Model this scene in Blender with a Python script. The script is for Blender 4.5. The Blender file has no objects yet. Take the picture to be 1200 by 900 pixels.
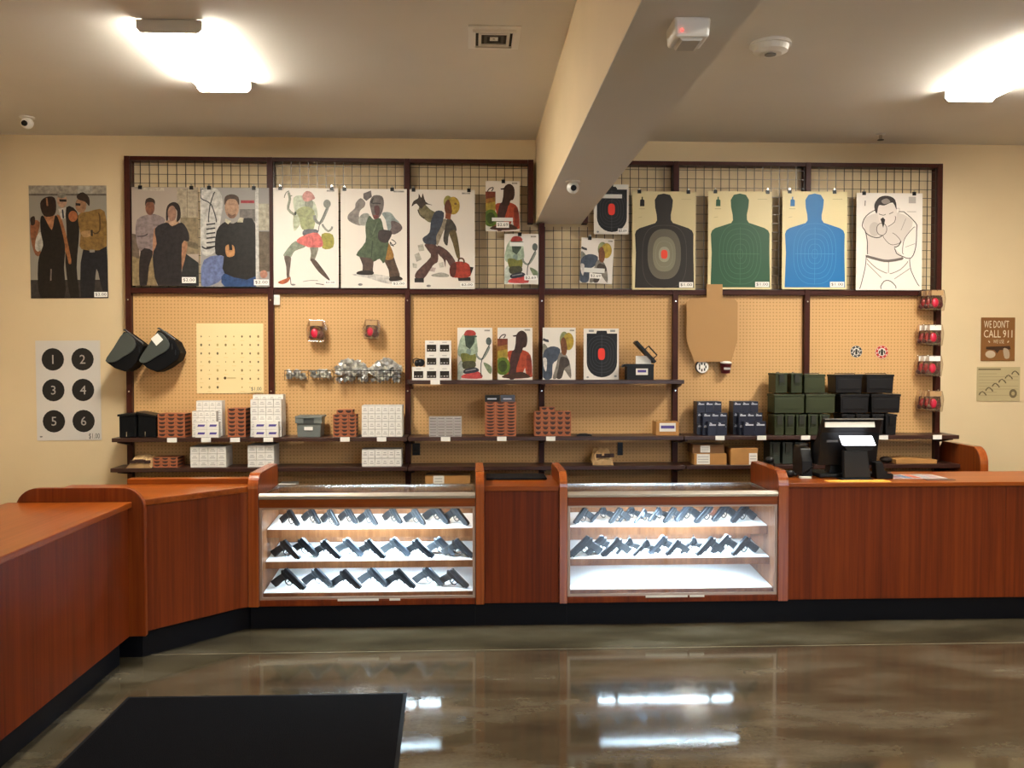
import bpy, bmesh, math, random
from mathutils import Vector, Matrix
random.seed(7)
PI = math.pi
SC = bpy.context.scene
COL = SC.collection

# ------------------------------------------------------------------ camera
F = 1080.0                      # focal length in pixels of a 1200 px wide frame
EYE = Vector((0, 0, 1.84))
YAW = math.atan(48 / F); PITCH = math.atan(28 / F)
cam = bpy.data.cameras.new('camera'); camo = bpy.data.objects.new('camera', cam); COL.objects.link(camo)
cam.sensor_fit = 'HORIZONTAL'; cam.sensor_width = 36; cam.lens = 36 * F / 1200
camo.location = EYE; camo.rotation_euler = (PI / 2 - PITCH, 0, -YAW)
SC.camera = camo
_f = Vector((math.sin(YAW) * math.cos(PITCH), math.cos(YAW) * math.cos(PITCH), -math.sin(PITCH)))
_r = Vector((math.cos(YAW), -math.sin(YAW), 0)); _u = _r.cross(_f)

def at(px, py, Y):
    """measured point of the photograph on the real plane y = Y"""
    d = _f + _r * ((px - 600) / F) + _u * ((450 - py) / F)
    return EYE + d * (Y / d.y)
def PX(px, Y, py=450): return at(px, py, Y).x
def PZ(py, Y, px=600): return at(px, py, Y).z

# ------------------------------------------------------------------ world, exposure
w = bpy.data.worlds.new('world'); SC.world = w; w.use_nodes = True
bg = w.node_tree.nodes['Background']; bg.inputs[0].default_value = (0.62, 0.78, 1.0, 1); bg.inputs[1].default_value = 5.0
SC.view_settings.view_transform = 'Standard'; SC.view_settings.look = 'None'
SC.view_settings.exposure = 0.0; SC.view_settings.gamma = 1.0; SC.view_settings.use_curve_mapping = False
LAMP = 112.0                     # radiance of the ceiling fixtures' lenses
LAMP_COL = (1.0, 0.95, 0.83)
CASE_W = 27.0                   # watts of each LED bar in the display cases

# ------------------------------------------------------------------ materials
def lin(h):
    if not isinstance(h, str): return tuple(h)
    h = h.lstrip('#'); out = []
    for i in (0, 2, 4):
        c = int(h[i:i + 2], 16) / 255
        out.append(c / 12.92 if c <= 0.04045 else ((c + 0.055) / 1.055) ** 2.4)
    return tuple(out)
_M = {}
def mat(name, col='#808080', rough=0.5, metal=0.0, spec=0.5, bump=0.0, bscale=60.0, var=0.0, vscale=6.0, coat=0.0):
    if name in _M: return _M[name]
    m = bpy.data.materials.new(name); m.use_nodes = True; nt = m.node_tree; N = nt.nodes; L = nt.links
    b = N['Principled BSDF']; c = lin(col)
    b.inputs['Base Color'].default_value = (*c, 1); b.inputs['Roughness'].default_value = rough
    b.inputs['Metallic'].default_value = metal; b.inputs['Specular IOR Level'].default_value = spec
    b.inputs['Coat Weight'].default_value = coat
    tc = N.new('ShaderNodeTexCoord')
    if var > 0:
        n = N.new('ShaderNodeTexNoise'); n.inputs['Scale'].default_value = vscale; n.inputs['Detail'].default_value = 4
        r = N.new('ShaderNodeValToRGB')
        r.color_ramp.elements[0].position = 0.3; r.color_ramp.elements[1].position = 0.7
        r.color_ramp.elements[0].color = (*[x * (1 - var) for x in c], 1); r.color_ramp.elements[1].color = (*[min(1, x * (1 + var)) for x in c], 1)
        L.new(tc.outputs['Object'], n.inputs['Vector']); L.new(n.outputs['Fac'], r.inputs['Fac']); L.new(r.outputs['Color'], b.inputs['Base Color'])
    if bump > 0:
        n = N.new('ShaderNodeTexNoise'); n.inputs['Scale'].default_value = bscale; n.inputs['Detail'].default_value = 3
        bp = N.new('ShaderNodeBump'); bp.inputs['Strength'].default_value = bump; bp.inputs['Distance'].default_value = 0.01
        L.new(tc.outputs['Object'], n.inputs['Vector']); L.new(n.outputs['Fac'], bp.inputs['Height']); L.new(bp.outputs['Normal'], b.inputs['Normal'])
    _M[name] = m; return m

def wood(name, dark, mid, light, axis='Z', rough=0.3, scale=1.0, spec=0.4):
    if name in _M: return _M[name]
    m = bpy.data.materials.new(name); m.use_nodes = True; nt = m.node_tree; N = nt.nodes; L = nt.links
    b = N['Principled BSDF']; tc = N.new('ShaderNodeTexCoord'); mp = N.new('ShaderNodeMapping')
    s = [38 * scale] * 3; s['XYZ'.index(axis)] = 0.9 * scale
    mp.inputs['Scale'].default_value = s
    n = N.new('ShaderNodeTexNoise'); n.inputs['Scale'].default_value = 1.0; n.inputs['Detail'].default_value = 6; n.inputs['Roughness'].default_value = 0.62; n.inputs['Distortion'].default_value = 0.25
    mp2 = N.new('ShaderNodeMapping'); s2 = [5.5 * scale] * 3; s2['XYZ'.index(axis)] = 0.25 * scale; mp2.inputs['Scale'].default_value = s2
    n2 = N.new('ShaderNodeTexNoise'); n2.inputs['Scale'].default_value = 1.0; n2.inputs['Detail'].default_value = 3
    mx = N.new('ShaderNodeMath'); mx.operation = 'MULTIPLY_ADD'; mx.inputs[1].default_value = 0.55
    md = N.new('ShaderNodeMath'); md.operation = 'MULTIPLY'; md.inputs[1].default_value = 0.45
    r = N.new('ShaderNodeValToRGB'); e = r.color_ramp.elements
    e[0].position = 0.36; e[0].color = (*lin(dark), 1); e[1].position = 0.66; e[1].color = (*lin(light), 1)
    k = r.color_ramp.elements.new(0.5); k.color = (*lin(mid), 1)
    L.new(tc.outputs['Object'], mp.inputs['Vector']); L.new(mp.outputs[0], n.inputs['Vector'])
    L.new(tc.outputs['Object'], mp2.inputs['Vector']); L.new(mp2.outputs[0], n2.inputs['Vector'])
    L.new(n2.outputs['Fac'], md.inputs[0]); L.new(n.outputs['Fac'], mx.inputs[0]); L.new(md.outputs[0], mx.inputs[2])
    L.new(mx.outputs[0], r.inputs['Fac']); L.new(r.outputs['Color'], b.inputs['Base Color'])
    b.inputs['Roughness'].default_value = rough; b.inputs['Specular IOR Level'].default_value = spec
    _M[name] = m; return m

def emis(name, col, strength):
    if name in _M: return _M[name]
    m = bpy.data.materials.new(name); m.use_nodes = True; N = m.node_tree.nodes; b = N['Principled BSDF']
    b.inputs['Base Color'].default_value = (0.8, 0.8, 0.8, 1)
    b.inputs['Emission Color'].default_value = (*lin(col), 1); b.inputs['Emission Strength'].default_value = strength
    _M[name] = m; return m

def glass(name, refl=0.06, tint=(1, 1, 1), rough=0.0):
    if name in _M: return _M[name]
    m = bpy.data.materials.new(name); m.use_nodes = True; nt = m.node_tree; N = nt.nodes; L = nt.links
    N.remove(N['Principled BSDF']); out = N['Material Output']
    t = N.new('ShaderNodeBsdfTransparent'); t.inputs[0].default_value = (*tint, 1)
    g = N.new('ShaderNodeBsdfGlossy'); g.inputs['Roughness'].default_value = rough
    fr = N.new('ShaderNodeLayerWeight'); fr.inputs['Blend'].default_value = 0.25
    a = N.new('ShaderNodeMath'); a.operation = 'MULTIPLY_ADD'; a.inputs[1].default_value = 0.45; a.inputs[2].default_value = refl * 0.6
    mx = N.new('ShaderNodeMixShader')
    L.new(fr.outputs['Fresnel'], a.inputs[0]); L.new(a.outputs[0], mx.inputs[0]); L.new(t.outputs[0], mx.inputs[1]); L.new(g.outputs[0], mx.inputs[2]); L.new(mx.outputs[0], out.inputs[0])
    _M[name] = m; return m

def ink_mat():
    if 'ink' in _M: return _M['ink']
    m = bpy.data.materials.new('ink'); m.use_nodes = True; nt = m.node_tree; b = nt.nodes['Principled BSDF']
    a = nt.nodes.new('ShaderNodeAttribute'); a.attribute_name = 'Col'
    # printed mottling inside the drawn shapes (alpha 0), plain paper keeps its colour (alpha 1)
    tc = nt.nodes.new('ShaderNodeTexCoord'); n = nt.nodes.new('ShaderNodeTexNoise'); n.inputs['Scale'].default_value = 26; n.inputs['Detail'].default_value = 4; n.inputs['Roughness'].default_value = 0.6
    r = nt.nodes.new('ShaderNodeMapRange'); r.inputs['From Min'].default_value = 0.35; r.inputs['From Max'].default_value = 0.65; r.inputs['To Min'].default_value = 0.62; r.inputs['To Max'].default_value = 1.15
    mx = nt.nodes.new('ShaderNodeMix'); mx.data_type = 'FLOAT'; mx.inputs[3].default_value = 1.0
    vm = nt.nodes.new('ShaderNodeVectorMath'); vm.operation = 'SCALE'
    nt.links.new(tc.outputs['Object'], n.inputs['Vector']); nt.links.new(n.outputs['Fac'], r.inputs['Value']); nt.links.new(a.outputs['Alpha'], mx.inputs[0]); nt.links.new(r.outputs[0], mx.inputs[2])
    nt.links.new(a.outputs['Color'], vm.inputs[0]); nt.links.new(mx.outputs[0], vm.inputs['Scale']); nt.links.new(vm.outputs[0], b.inputs['Base Color']); b.inputs['Roughness'].default_value = 0.45; b.inputs['Specular IOR Level'].default_value = 0.3
    _M['ink'] = m; return m

def pegboard_mat():
    m = bpy.data.materials.new('pegboard'); m.use_nodes = True; nt = m.node_tree; N = nt.nodes; L = nt.links
    b = N['Principled BSDF']; tc = N.new('ShaderNodeTexCoord'); sp = N.new('ShaderNodeSeparateXYZ'); L.new(tc.outputs['Object'], sp.inputs[0])
    def cell(o):
        a = N.new('ShaderNodeMath'); a.operation = 'MULTIPLY'; a.inputs[1].default_value = 1 / 0.0305; L.new(o, a.inputs[0])
        f = N.new('ShaderNodeMath'); f.operation = 'FRACT'; L.new(a.outputs[0], f.inputs[0])
        s = N.new('ShaderNodeMath'); s.operation = 'SUBTRACT'; s.inputs[1].default_value = 0.5; L.new(f.outputs[0], s.inputs[0])
        q = N.new('ShaderNodeMath'); q.operation = 'POWER'; q.inputs[1].default_value = 2; L.new(s.outputs[0], q.inputs[0]); return q
    ax, az = cell(sp.outputs['X']), cell(sp.outputs['Z'])
    ad = N.new('ShaderNodeMath'); ad.operation = 'ADD'; L.new(ax.outputs[0], ad.inputs[0]); L.new(az.outputs[0], ad.inputs[1])
    lt = N.new('ShaderNodeMath'); lt.operation = 'LESS_THAN'; lt.inputs[1].default_value = 0.045; L.new(ad.outputs[0], lt.inputs[0])
    mx = N.new('ShaderNodeMix'); mx.data_type = 'RGBA'; mx.inputs[6].default_value = (*lin('#cb9f68'), 1); mx.inputs[7].default_value = (*lin('#a57e4a'), 1)
    L.new(lt.outputs[0], mx.inputs[0]); L.new(mx.outputs[2], b.inputs['Base Color']); b.inputs['Roughness'].default_value = 0.6
    return m

def floor_mat():
    m = bpy.data.materials.new('polished_concrete'); m.use_nodes = True; nt = m.node_tree; N = nt.nodes; L = nt.links
    b = N['Principled BSDF']; tc = N.new('ShaderNodeTexCoord')
    mp = N.new('ShaderNodeMapping'); mp.inputs['Scale'].default_value = (0.7, 1.8, 1); mp.inputs['Rotation'].default_value = (0, 0, 0.25)
    L.new(tc.outputs['Object'], mp.inputs['Vector'])
    n = N.new('ShaderNodeTexNoise'); n.inputs['Scale'].default_value = 1.6; n.inputs['Detail'].default_value = 8; n.inputs['Roughness'].default_value = 0.6; n.inputs['Distortion'].default_value = 0.15
    L.new(mp.outputs[0], n.inputs['Vector'])
    r = N.new('ShaderNodeValToRGB'); e = r.color_ramp.elements
    e[0].position = 0.36; e[0].color = (*lin('#373024'), 1); e[1].position = 0.70; e[1].color = (*lin('#625b4c'), 1)
    k = e.new(0.5); k.color = (*lin('#494131'), 1)
    L.new(n.outputs['Fac'], r.inputs['Fac'])
    n2 = N.new('ShaderNodeTexNoise'); n2.inputs['Scale'].default_value = 55; n2.inputs['Detail'].default_value = 5; L.new(tc.outputs['Object'], n2.inputs['Vector'])
    mx = N.new('ShaderNodeMix'); mx.data_type = 'RGBA'; mx.blend_type = 'OVERLAY'; mx.inputs[0].default_value = 0.22
    L.new(r.outputs['Color'], mx.inputs[6]); L.new(n2.outputs['Fac'], mx.inputs[7]); L.new(mx.outputs[2], b.inputs['Base Color'])
    rr = N.new('ShaderNodeMapRange'); rr.inputs['To Min'].default_value = 0.06; rr.inputs['To Max'].default_value = 0.10; L.new(n.outputs['Fac'], rr.inputs['Value']); L.new(rr.outputs[0], b.inputs['Roughness'])
    b.inputs['Specular IOR Level'].default_value = 0.5
    return m

# ------------------------------------------------------------------ mesh builder
class MB:
    def __init__(s): s.v = []; s.f = []; s.m = []; s.c = []; s.mats = []
    def mi(s, m):
        if m not in s.mats: s.mats.append(m)
        return s.mats.index(m)
    def add(s, vs, fs, m, col=None, T=None):
        b = len(s.v); i = s.mi(m)
        s.v += [tuple(T @ Vector(v)) if T else tuple(v) for v in vs]
        for f in fs: s.f.append([b + k for k in f]); s.m.append(i); s.c.append(col)
        return s
    def box(s, x0, y0, z0, x1, y1, z1, m, col=None, T=None, taper=0):
        t = taper
        vs = [(x0 + t, y0 + t, z0), (x1 - t, y0 + t, z0), (x1 - t, y1 - t, z0), (x0 + t, y1 - t, z0), (x0, y0, z1), (x1, y0, z1), (x1, y1, z1), (x0, y1, z1)]
        return s.add(vs, [(3, 2, 1, 0), (4, 5, 6, 7), (0, 1, 5, 4), (1, 2, 6, 5), (2, 3, 7, 6), (3, 0, 4, 7)], m, col, T)
    def prism(s, pts, a, b, m, axis='Y', col=None, T=None):
        """pts in the plane across axis: (x,z) for Y, (y,z) for X, (x,y) for Z"""
        ar = sum(pts[i][0] * pts[(i + 1) % len(pts)][1] - pts[(i + 1) % len(pts)][0] * pts[i][1] for i in range(len(pts)))
        if ar < 0: pts = pts[::-1]
        def mk(p, t): return {'Y': (p[0], t, p[1]), 'X': (t, p[0], p[1]), 'Z': (p[0], p[1], t)}[axis]
        n = len(pts); vs = [mk(p, a) for p in pts] + [mk(p, b) for p in pts]
        fs = [list(range(n)), list(range(2 * n - 1, n - 1, -1))] + [(i, i + n, (i + 1) % n + n, (i + 1) % n) for i in range(n)]
        if axis != 'Y': fs = [list(f)[::-1] for f in fs]
        if b < a: fs = [list(f)[::-1] for f in fs]
        return s.add(vs, fs, m, col, T)
    def tube(s, pts, r, m, seg=6, T=None, col=None, closed=False):
        pts = [Vector(p) for p in pts]; n = len(pts); vs = []; fs = []
        ref = None
        for i, p in enumerate(pts):
            if closed: d = pts[(i + 1) % n] - pts[i - 1]
            else: d = pts[min(i + 1, n - 1)] - pts[max(i - 1, 0)]
            d.normalize()
            if ref is None: ref = Vector((0, 0, 1)) if abs(d.z) < 0.9 else Vector((1, 0, 0))
            u = d.cross(ref).normalized(); ref = u.cross(d).normalized()
            rr = r[i] if isinstance(r, (list, tuple)) else r
            for k in range(seg):
                a = 2 * PI * k / seg; vs.append(p + (u * math.cos(a) + ref * math.sin(a)) * rr)
        lim = n if closed else n - 1
        for i in range(lim):
            for k in range(seg):
                a = i * seg + k; b = i * seg + (k + 1) % seg; j = (i + 1) % n
                fs.append((a, j * seg + k, j * seg + (k + 1) % seg, b))
        if not closed: fs += [list(range(seg)), list(range((n - 1) * seg, n * seg))[::-1]]
        return s.add(vs, fs, m, col, T)
    def cyl(s, c, r, h, m, axis='Z', seg=16, T=None, r2=None, col=None):
        c = Vector(c); d = {'Z': Vector((0, 0, h)), 'Y': Vector((0, h, 0)), 'X': Vector((h, 0, 0))}[axis]
        return s.tube([c, c + d], [r, r if r2 is None else r2], m, seg, T, col)
    def ball(s, c, r, m, seg=12, rings=8, T=None, sc=(1, 1, 1), z0=-1.0, jit=0, col=None):
        vs = []; fs = []
        for i in range(rings + 1):
            a = PI * i / rings; z = max(math.cos(a), z0)
            for k in range(seg):
                b = 2 * PI * k / seg; j = 1 + random.uniform(-jit, jit)
                vs.append((c[0] + r * sc[0] * math.sin(a) * math.cos(b) * j, c[1] + r * sc[1] * math.sin(a) * math.sin(b) * j, c[2] + r * sc[2] * z * j))
        for i in range(rings):
            for k in range(seg): fs.append((i * seg + k, (i + 1) * seg + k, (i + 1) * seg + (k + 1) % seg, i * seg + (k + 1) % seg))
        return s.add(vs, fs, m, col, T)
    def build(s, name, parent=None, bevel=0, smooth=False, org=None, seg=2, rotz=0):
        if parent is not None: o0 = Vector(parent.get('_org', (0, 0, 0)))
        elif org is not None: o0 = Vector(org)
        else:
            xs, ys, zs = zip(*s.v); o0 = Vector(((min(xs) + max(xs)) / 2, (min(ys) + max(ys)) / 2, min(zs)))
        me = bpy.data.meshes.new(name); me.from_pydata([Vector(v) - o0 for v in s.v], [], s.f)
        for m in s.mats: me.materials.append(m)
        me.polygons.foreach_set('material_index', s.m)
        if any(c is not None for c in s.c):
            ca = me.color_attributes.new('Col', 'FLOAT_COLOR', 'CORNER')
            for p, c in zip(me.polygons, s.c):
                cc = (1, 1, 1, 1) if c is None else ((*[x * 0.85 for x in lin(c[1:])], 0) if c[0] == '~' else (*lin(c), 1))
                for li in p.loop_indices: ca.data[li].color = cc
        me.validate(); me.update()
        if smooth: me.polygons.foreach_set('use_smooth', [True] * len(me.polygons))
        o = bpy.data.objects.new(name, me); COL.objects.link(o)
        if parent is not None: o.parent = parent
        else: o.location = o0
        o['_org'] = tuple(o0)
        if bevel:
            md = o.modifiers.new('bevel', 'BEVEL'); md.width = bevel; md.segments = seg; md.limit_method = 'ANGLE'; md.angle_limit = 0.7
        return o

def tag(o, label=None, cat=None, group=None, kind=None):
    if label: o['label'] = label
    if cat: o['category'] = cat
    if group: o['group'] = group
    if kind: o['kind'] = kind
    return o
def thing(name, label, cat, loc, group=None):
    o = bpy.data.objects.new(name, None); COL.objects.link(o); o.location = loc; o['_org'] = tuple(loc); o.empty_display_size = 0.1
    return tag(o, label, cat, group)
def dup(o, parent=None, loc=None, rot=None, label=None):
    c = o.copy(); COL.objects.link(c)
    if parent is not None: c.parent = parent
    if loc is not None: c.location = loc
    if rot is not None: c.rotation_euler = rot
    if label: c['label'] = label
    for ch in list(o.children): dup(ch, c)
    return c
def structure(o): o['kind'] = 'structure'; return o
ORD = ['first', 'second', 'third', 'fourth', 'fifth', 'sixth', 'seventh', 'eighth', 'ninth', 'tenth', 'eleventh', 'twelfth']
def smooth_pts(p, k=3):
    n = len(p); out = []
    for i in range(n):
        a, b, c, d = p[i - 1], p[i], p[(i + 1) % n], p[(i + 2) % n]
        for j in range(k):
            t = j / k
            out.append(tuple(0.5 * (2 * b[q] + (c[q] - a[q]) * t + (2 * a[q] - 5 * b[q] + 4 * c[q] - d[q]) * t * t + (3 * b[q] - a[q] - 3 * c[q] + d[q]) * t ** 3) for q in (0, 1)))
    return out
def text_geo(s):
    """glyph outlines of the built-in font as (verts, faces), 1 high, starting at x = 0"""
    cu = bpy.data.curves.new('t', 'FONT'); cu.body = s; cu.resolution_u = 2; ob = bpy.data.objects.new('t', cu)
    me = bpy.data.meshes.new_from_object(ob); vs = [(v.co.x, v.co.y) for v in me.vertices]; fs = [list(p.vertices) for p in me.polygons]
    bpy.data.objects.remove(ob); bpy.data.curves.remove(cu); bpy.data.meshes.remove(me)
    x0 = min(v[0] for v in vs); x1 = max(v[0] for v in vs); y0 = min(v[1] for v in vs); y1 = max(v[1] for v in vs)
    return [((x - x0), (y - y0)) for x, y in vs], fs, x1 - x0, y1 - y0
_TG = {}
def put_text(mb, s, x0, z0, x1, z1, y, col, m=None, T=None, fit=True):
    if s not in _TG: _TG[s] = text_geo(s)
    vs, fs, w_, h_ = _TG[s]
    sx = (x1 - x0) / w_; sz = (z1 - z0) / h_
    if not fit: sx = sz = min(sx, sz)
    mb.add([(x0 + x * sx, y, z0 + z * sz) for x, z in vs], fs, m or ink_mat(), col, T)
# ------------------------------------------------------------------ materials of the shop
CREAM = mat('cream_paint', '#d6bf98', 0.75, bump=0.08, bscale=90, var=0.03, vscale=2)
CEILM = mat('ceiling_paint', '#dad4ca', 0.85, bump=0.06, bscale=120, var=0.02, vscale=1.5)
FLOORM = floor_mat()
WOODV = wood('cherry_laminate_vertical', '#521d05', '#6a2909', '#7c360e', 'Z', 0.4, spec=0.22)
WOODX = wood('cherry_laminate_top', '#6a2c05', '#803b0b', '#964c15', 'X', 0.3, spec=0.3)
WOODG = wood('cherry_laminate_gable', '#602408', '#76320e', '#8c4418', 'Z', 0.3, spec=0.3)
WOODI = wood('maple_laminate_inside', '#6c4024', '#825433', '#966642', 'Z', 0.4)
EDGE = wood('cherry_edge_band', '#7c3511', '#94481c', '#aa5c2a', 'Z', 0.16, spec=0.8)
TOE = mat('toe_kick_navy', '#07080f', 0.5, spec=0.15, var=0.1, vscale=3)
RACK = mat('rack_dark_brown', '#3a140b', 0.45, spec=0.2, var=0.15, vscale=20)
SHELFM = mat('shelf_dark_brown', '#341a12', 0.36, var=0.12, vscale=14)
WIRE = mat('wire_black', '#33241b', 0.35)
PEG = pegboard_mat()
CHROME = mat('satin_chrome', '#c9c6c0', 0.22, metal=1.0)
WHITE = mat('white_plastic', '#e6e2da', 0.4)
BLACK = mat('black_plastic', '#0e0e10', 0.38, spec=0.3, bump=0.05, bscale=200)
BLACKR = mat('black_matte', '#08080a', 0.7, spec=0.15, bump=0.15, bscale=120)
PAD = mat('white_display_pad', '#f2f4f6', 0.6)
GLASS = glass('clear_glass', 0.05)
INK = ink_mat()
WY = 8.36; RY = 8.24; CEIL = PZ(157.5, WY, 0)
XL, XR, YB = -4.25, 7.2, -4.2

# ------------------------------------------------------------------ room shell
F0 = 5.81
m = MB()
for y0, y1 in ((YB, F0 - 0.004), (F0 + 0.004, WY)): m.box(XL, y0, -0.12, XR, y1, 0, FLOORM)
structure(m.build('floor', org=(0, 0, 0)))
m = MB(); m.box(XL, F0 - 0.0039, -0.1, XR, F0 + 0.0039, -0.0015, mat('joint_filler', '#a89c88', 0.6)); structure(m.build('trim_1'))
m = MB(); m.box(XL, YB, CEIL, XR, WY + 0.1, CEIL + 0.12, CEILM); structure(m.build('ceiling'))
m = MB(); m.box(XL, WY, -0.12, XR, WY + 0.12, CEIL, CREAM); structure(m.build('wall_back'))
m = MB(); m.box(XL - 0.12, YB, -0.12, XL, WY + 0.12, CEIL, CREAM); structure(m.build('wall_left'))
m = MB(); m.box(XR, YB, -0.12, XR + 0.12, WY + 0.12, CEIL, CREAM); structure(m.build('wall_right'))
# shop front behind the camera, with a window opening
m = MB(); wx0, wx1, wz0, wz1 = 1.2, 6.0, 0.9, 2.9
m.box(XL, YB - 0.12, -0.12, wx0, YB, CEIL, CREAM); m.box(wx1, YB - 0.12, -0.12, XR, YB, CEIL, CREAM)
m.box(wx0, YB - 0.12, -0.12, wx1, YB, wz0, CREAM); m.box(wx0, YB - 0.12, wz1, wx1, YB, CEIL, CREAM)
structure(m.build('wall_front'))
m = MB()
for x in (wx0, (wx0 + wx1) / 2 - 0.03, wx1 - 0.06): m.box(x, YB - 0.09, wz0, x + 0.06, YB - 0.03, wz1, BLACK)
for z in (wz0, wz1 - 0.06): m.box(wx0 + 0.06, YB - 0.09, z, wx1 - 0.06, YB - 0.03, z + 0.06, BLACK)
wf = structure(m.build('window_1'))
pl = bpy.data.lights.new('daylight_portal', 'AREA'); pl.shape = 'RECTANGLE'; pl.size = wx1 - wx0; pl.size_y = wz1 - wz0; pl.cycles.is_portal = True
po = bpy.data.objects.new('daylight_portal', pl); COL.objects.link(po); po.location = ((wx0 + wx1) / 2, YB - 0.13, (wz0 + wz1) / 2); po.rotation_euler = (PI / 2, 0, PI)
# ceiling beam
BZ = PZ(262, WY, 628); bx0 = 0.585; bx1 = 0.998
m = MB(); m.box(bx0, YB, BZ, bx1, WY, CEIL, CREAM); m.box(bx0 + 0.001, YB, BZ - 0.004, bx1 - 0.001, WY, BZ, CEILM); structure(m.build('beam'))
m = MB(); m.box(XL, YB, 0, XL + 0.012, WY, 0.1, TOE); structure(m.build('baseboard_left'))
m = MB(); m.box(4.4, WY - 0.012, 0, XR, WY, 0.1, TOE); structure(m.build('baseboard_back'))

# ------------------------------------------------------------------ ceiling fixtures
def ceiling_light(x, y, label):
    z = CEIL; t = thing('ceiling_light', label, 'ceiling light', (x, y, z), 'wraparound ceiling lights')
    m = MB(); m.box(x - 0.16, y - 0.60, z - 0.03, x + 0.16, y + 0.60, z - 0.001, WHITE); m.build('housing', t)
    prof = []
    for i in range(9):
        a = PI * i / 8; prof.append((x - 0.185 * math.cos(a), z - 0.031 - 0.045 * (math.sin(a) ** 0.6 if math.sin(a) > 0 else 0)))
    m = MB(); m.prism(prof, y - 0.59, y + 0.59, emis('opal_lens', '#ffffff', 0)); e = _M['opal_lens'].node_tree.nodes['Principled BSDF']
    e.inputs['Emission Color'].default_value = (*LAMP_COL, 1); e.inputs['Emission Strength'].default_value = LAMP
    m.build('lens', t)
    for s in (-1, 1):
        m = MB(); yy = y + s * 0.591; m.prism([(x - 0.19, z - 0.005), (x - 0.19, z - 0.055), (x - 0.165, z - 0.08), (x + 0.165, z - 0.08), (x + 0.19, z - 0.055), (x + 0.19, z - 0.005)], min(yy, yy + s * 0.02), max(yy, yy + s * 0.02), mat('end_cap_grey', '#cfcac0', 0.5)); m.build('end_cap', t, bevel=0.004)
    return t
for x, y, l in ((PX(266, 6.72), 6.11, 'glowing ceiling light with grey end cap at upper left, near the small air vent'),
                (PX(1131, 6.72), 6.11, 'glowing ceiling light at upper right, cut by the picture edge'),
                (3.62, 1.9, 'ceiling light overhead on the right side, behind the picture edge'),
                (-1.80, -2.2, 'ceiling light near the shop front, left side'), (3.62, -2.2, 'ceiling light near the shop front, right side')):
    ceiling_light(x, y, l)

# vent
m = MB(); vx0, vx1 = PX(549, 5.6), PX(610, 5.6); vy0, vy1 = 5.52, 5.92; z = CEIL
t = thing('air_vent', 'square white air vent with dark slots on the ceiling left of the beam', 'vent', ((vx0 + vx1) / 2, 5.72, z))
m.box(vx0, vy0, z - 0.008, vx1, vy1, z - 0.001, WHITE); m.build('frame', t, bevel=0.002)
cx, cy = (vx0 + vx1) / 2, 5.72
for k, s in enumerate((0.13, 0.095, 0.06, 0.025)):
    m = MB()
    for (a, b, c, d) in ((-s, -s * 1.15, s, -s * 1.15 + 0.018), (-s, s * 1.15 - 0.018, s, s * 1.15), (-s, -s * 1.15 + 0.018, -s + 0.018, s * 1.15 - 0.018), (s - 0.018, -s * 1.15 + 0.018, s, s * 1.15 - 0.018)):
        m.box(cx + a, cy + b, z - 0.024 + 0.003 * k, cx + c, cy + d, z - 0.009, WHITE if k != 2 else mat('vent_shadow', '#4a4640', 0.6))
    m.build('slat', t)
m = MB(); m.box(cx - 0.118, cy - 0.14, z - 0.011, cx + 0.118, cy + 0.14, z - 0.009, mat('vent_dark', '#2a2622', 0.8)); m.build('throat', t)
# smoke detector
sx = PX(900, 5.75)
t = thing('smoke_detector', 'round white smoke detector on the ceiling right of the beam', 'smoke detector', (sx, 5.75, z))
m = MB(); m.tube([(sx, 5.75, z - 0.001), (sx, 5.75, z - 0.02), (sx, 5.75, z - 0.022), (sx, 5.75, z - 0.055), (sx, 5.75, z - 0.07)], [0.125, 0.13, 0.115, 0.105, 0.07], WHITE, 28); m.build('body', t, smooth=False)
m = MB(); m.cyl((sx, 5.75, z - 0.0765), 0.035, 0.006, mat('grey_plastic', '#8f8b86', 0.5), seg=16); m.build('button', t)
# sensor under the beam
yy = 3.33; x0 = PX(786, yy); x1 = PX(829, yy)
t = thing('motion_sensor', 'white box sensor with a small red light under the beam', 'sensor', ((x0 + x1) / 2, yy, BZ - 0.004))
m = MB(); m.box(x0, yy - 0.03, BZ - 0.075, x1, yy + 0.12, BZ - 0.005, WHITE, taper=0.006); m.build('body', t, bevel=0.01)
m = MB(); m.prism([(x0 + 0.02, BZ - 0.07), (x0 + 0.035, BZ - 0.085), (x1 - 0.035, BZ - 0.085), (x1 - 0.02, BZ - 0.07)], yy - 0.01, yy + 0.1, mat('sensor_lens', '#b9b4ac', 0.3)); m.build('lens', t)
m = MB(); m.ball((x0 + 0.028, yy - 0.034, BZ - 0.055), 0.005, emis('red_led', '#ff2020', 4), 8, 6); m.build('indicator', t)
# cameras
def camera_dome(x, y, z, s, label, flip=False):
    t = thing('security_camera', label, 'security camera', (x, y, z))
    m = MB(); m.cyl((x, y, z - 0.012 * s), 0.05 * s, 0.011 * s, WHITE, seg=20); m.build('base', t)
    m = MB(); m.ball((x, y, z - 0.045 * s), 0.042 * s, WHITE, 18, 12); m.build('body', t, smooth=True)
    m = MB(); m.cyl((x, y - 0.036 * s, z - 0.055 * s), 0.02 * s, -0.012 * s, BLACK, 'Y', 14); m.build('lens', t)
camera_dome(PX(36, 7.75), 7.75, CEIL, 1.15, 'small white dome camera on the ceiling at far left')
camera_dome(PX(671, 6.35), 6.35, BZ - 0.004, 1.0, 'small white camera under the end of the beam')
x = PX(1029, 8.0); t = thing('sprinkler_head', 'tiny fire sprinkler head on the ceiling at right', 'sprinkler', (x, 8.0, CEIL))
m = MB(); m.cyl((x, 8.0, CEIL - 0.01), 0.04, 0.009, WHITE, seg=16); m.build('escutcheon', t)
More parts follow.
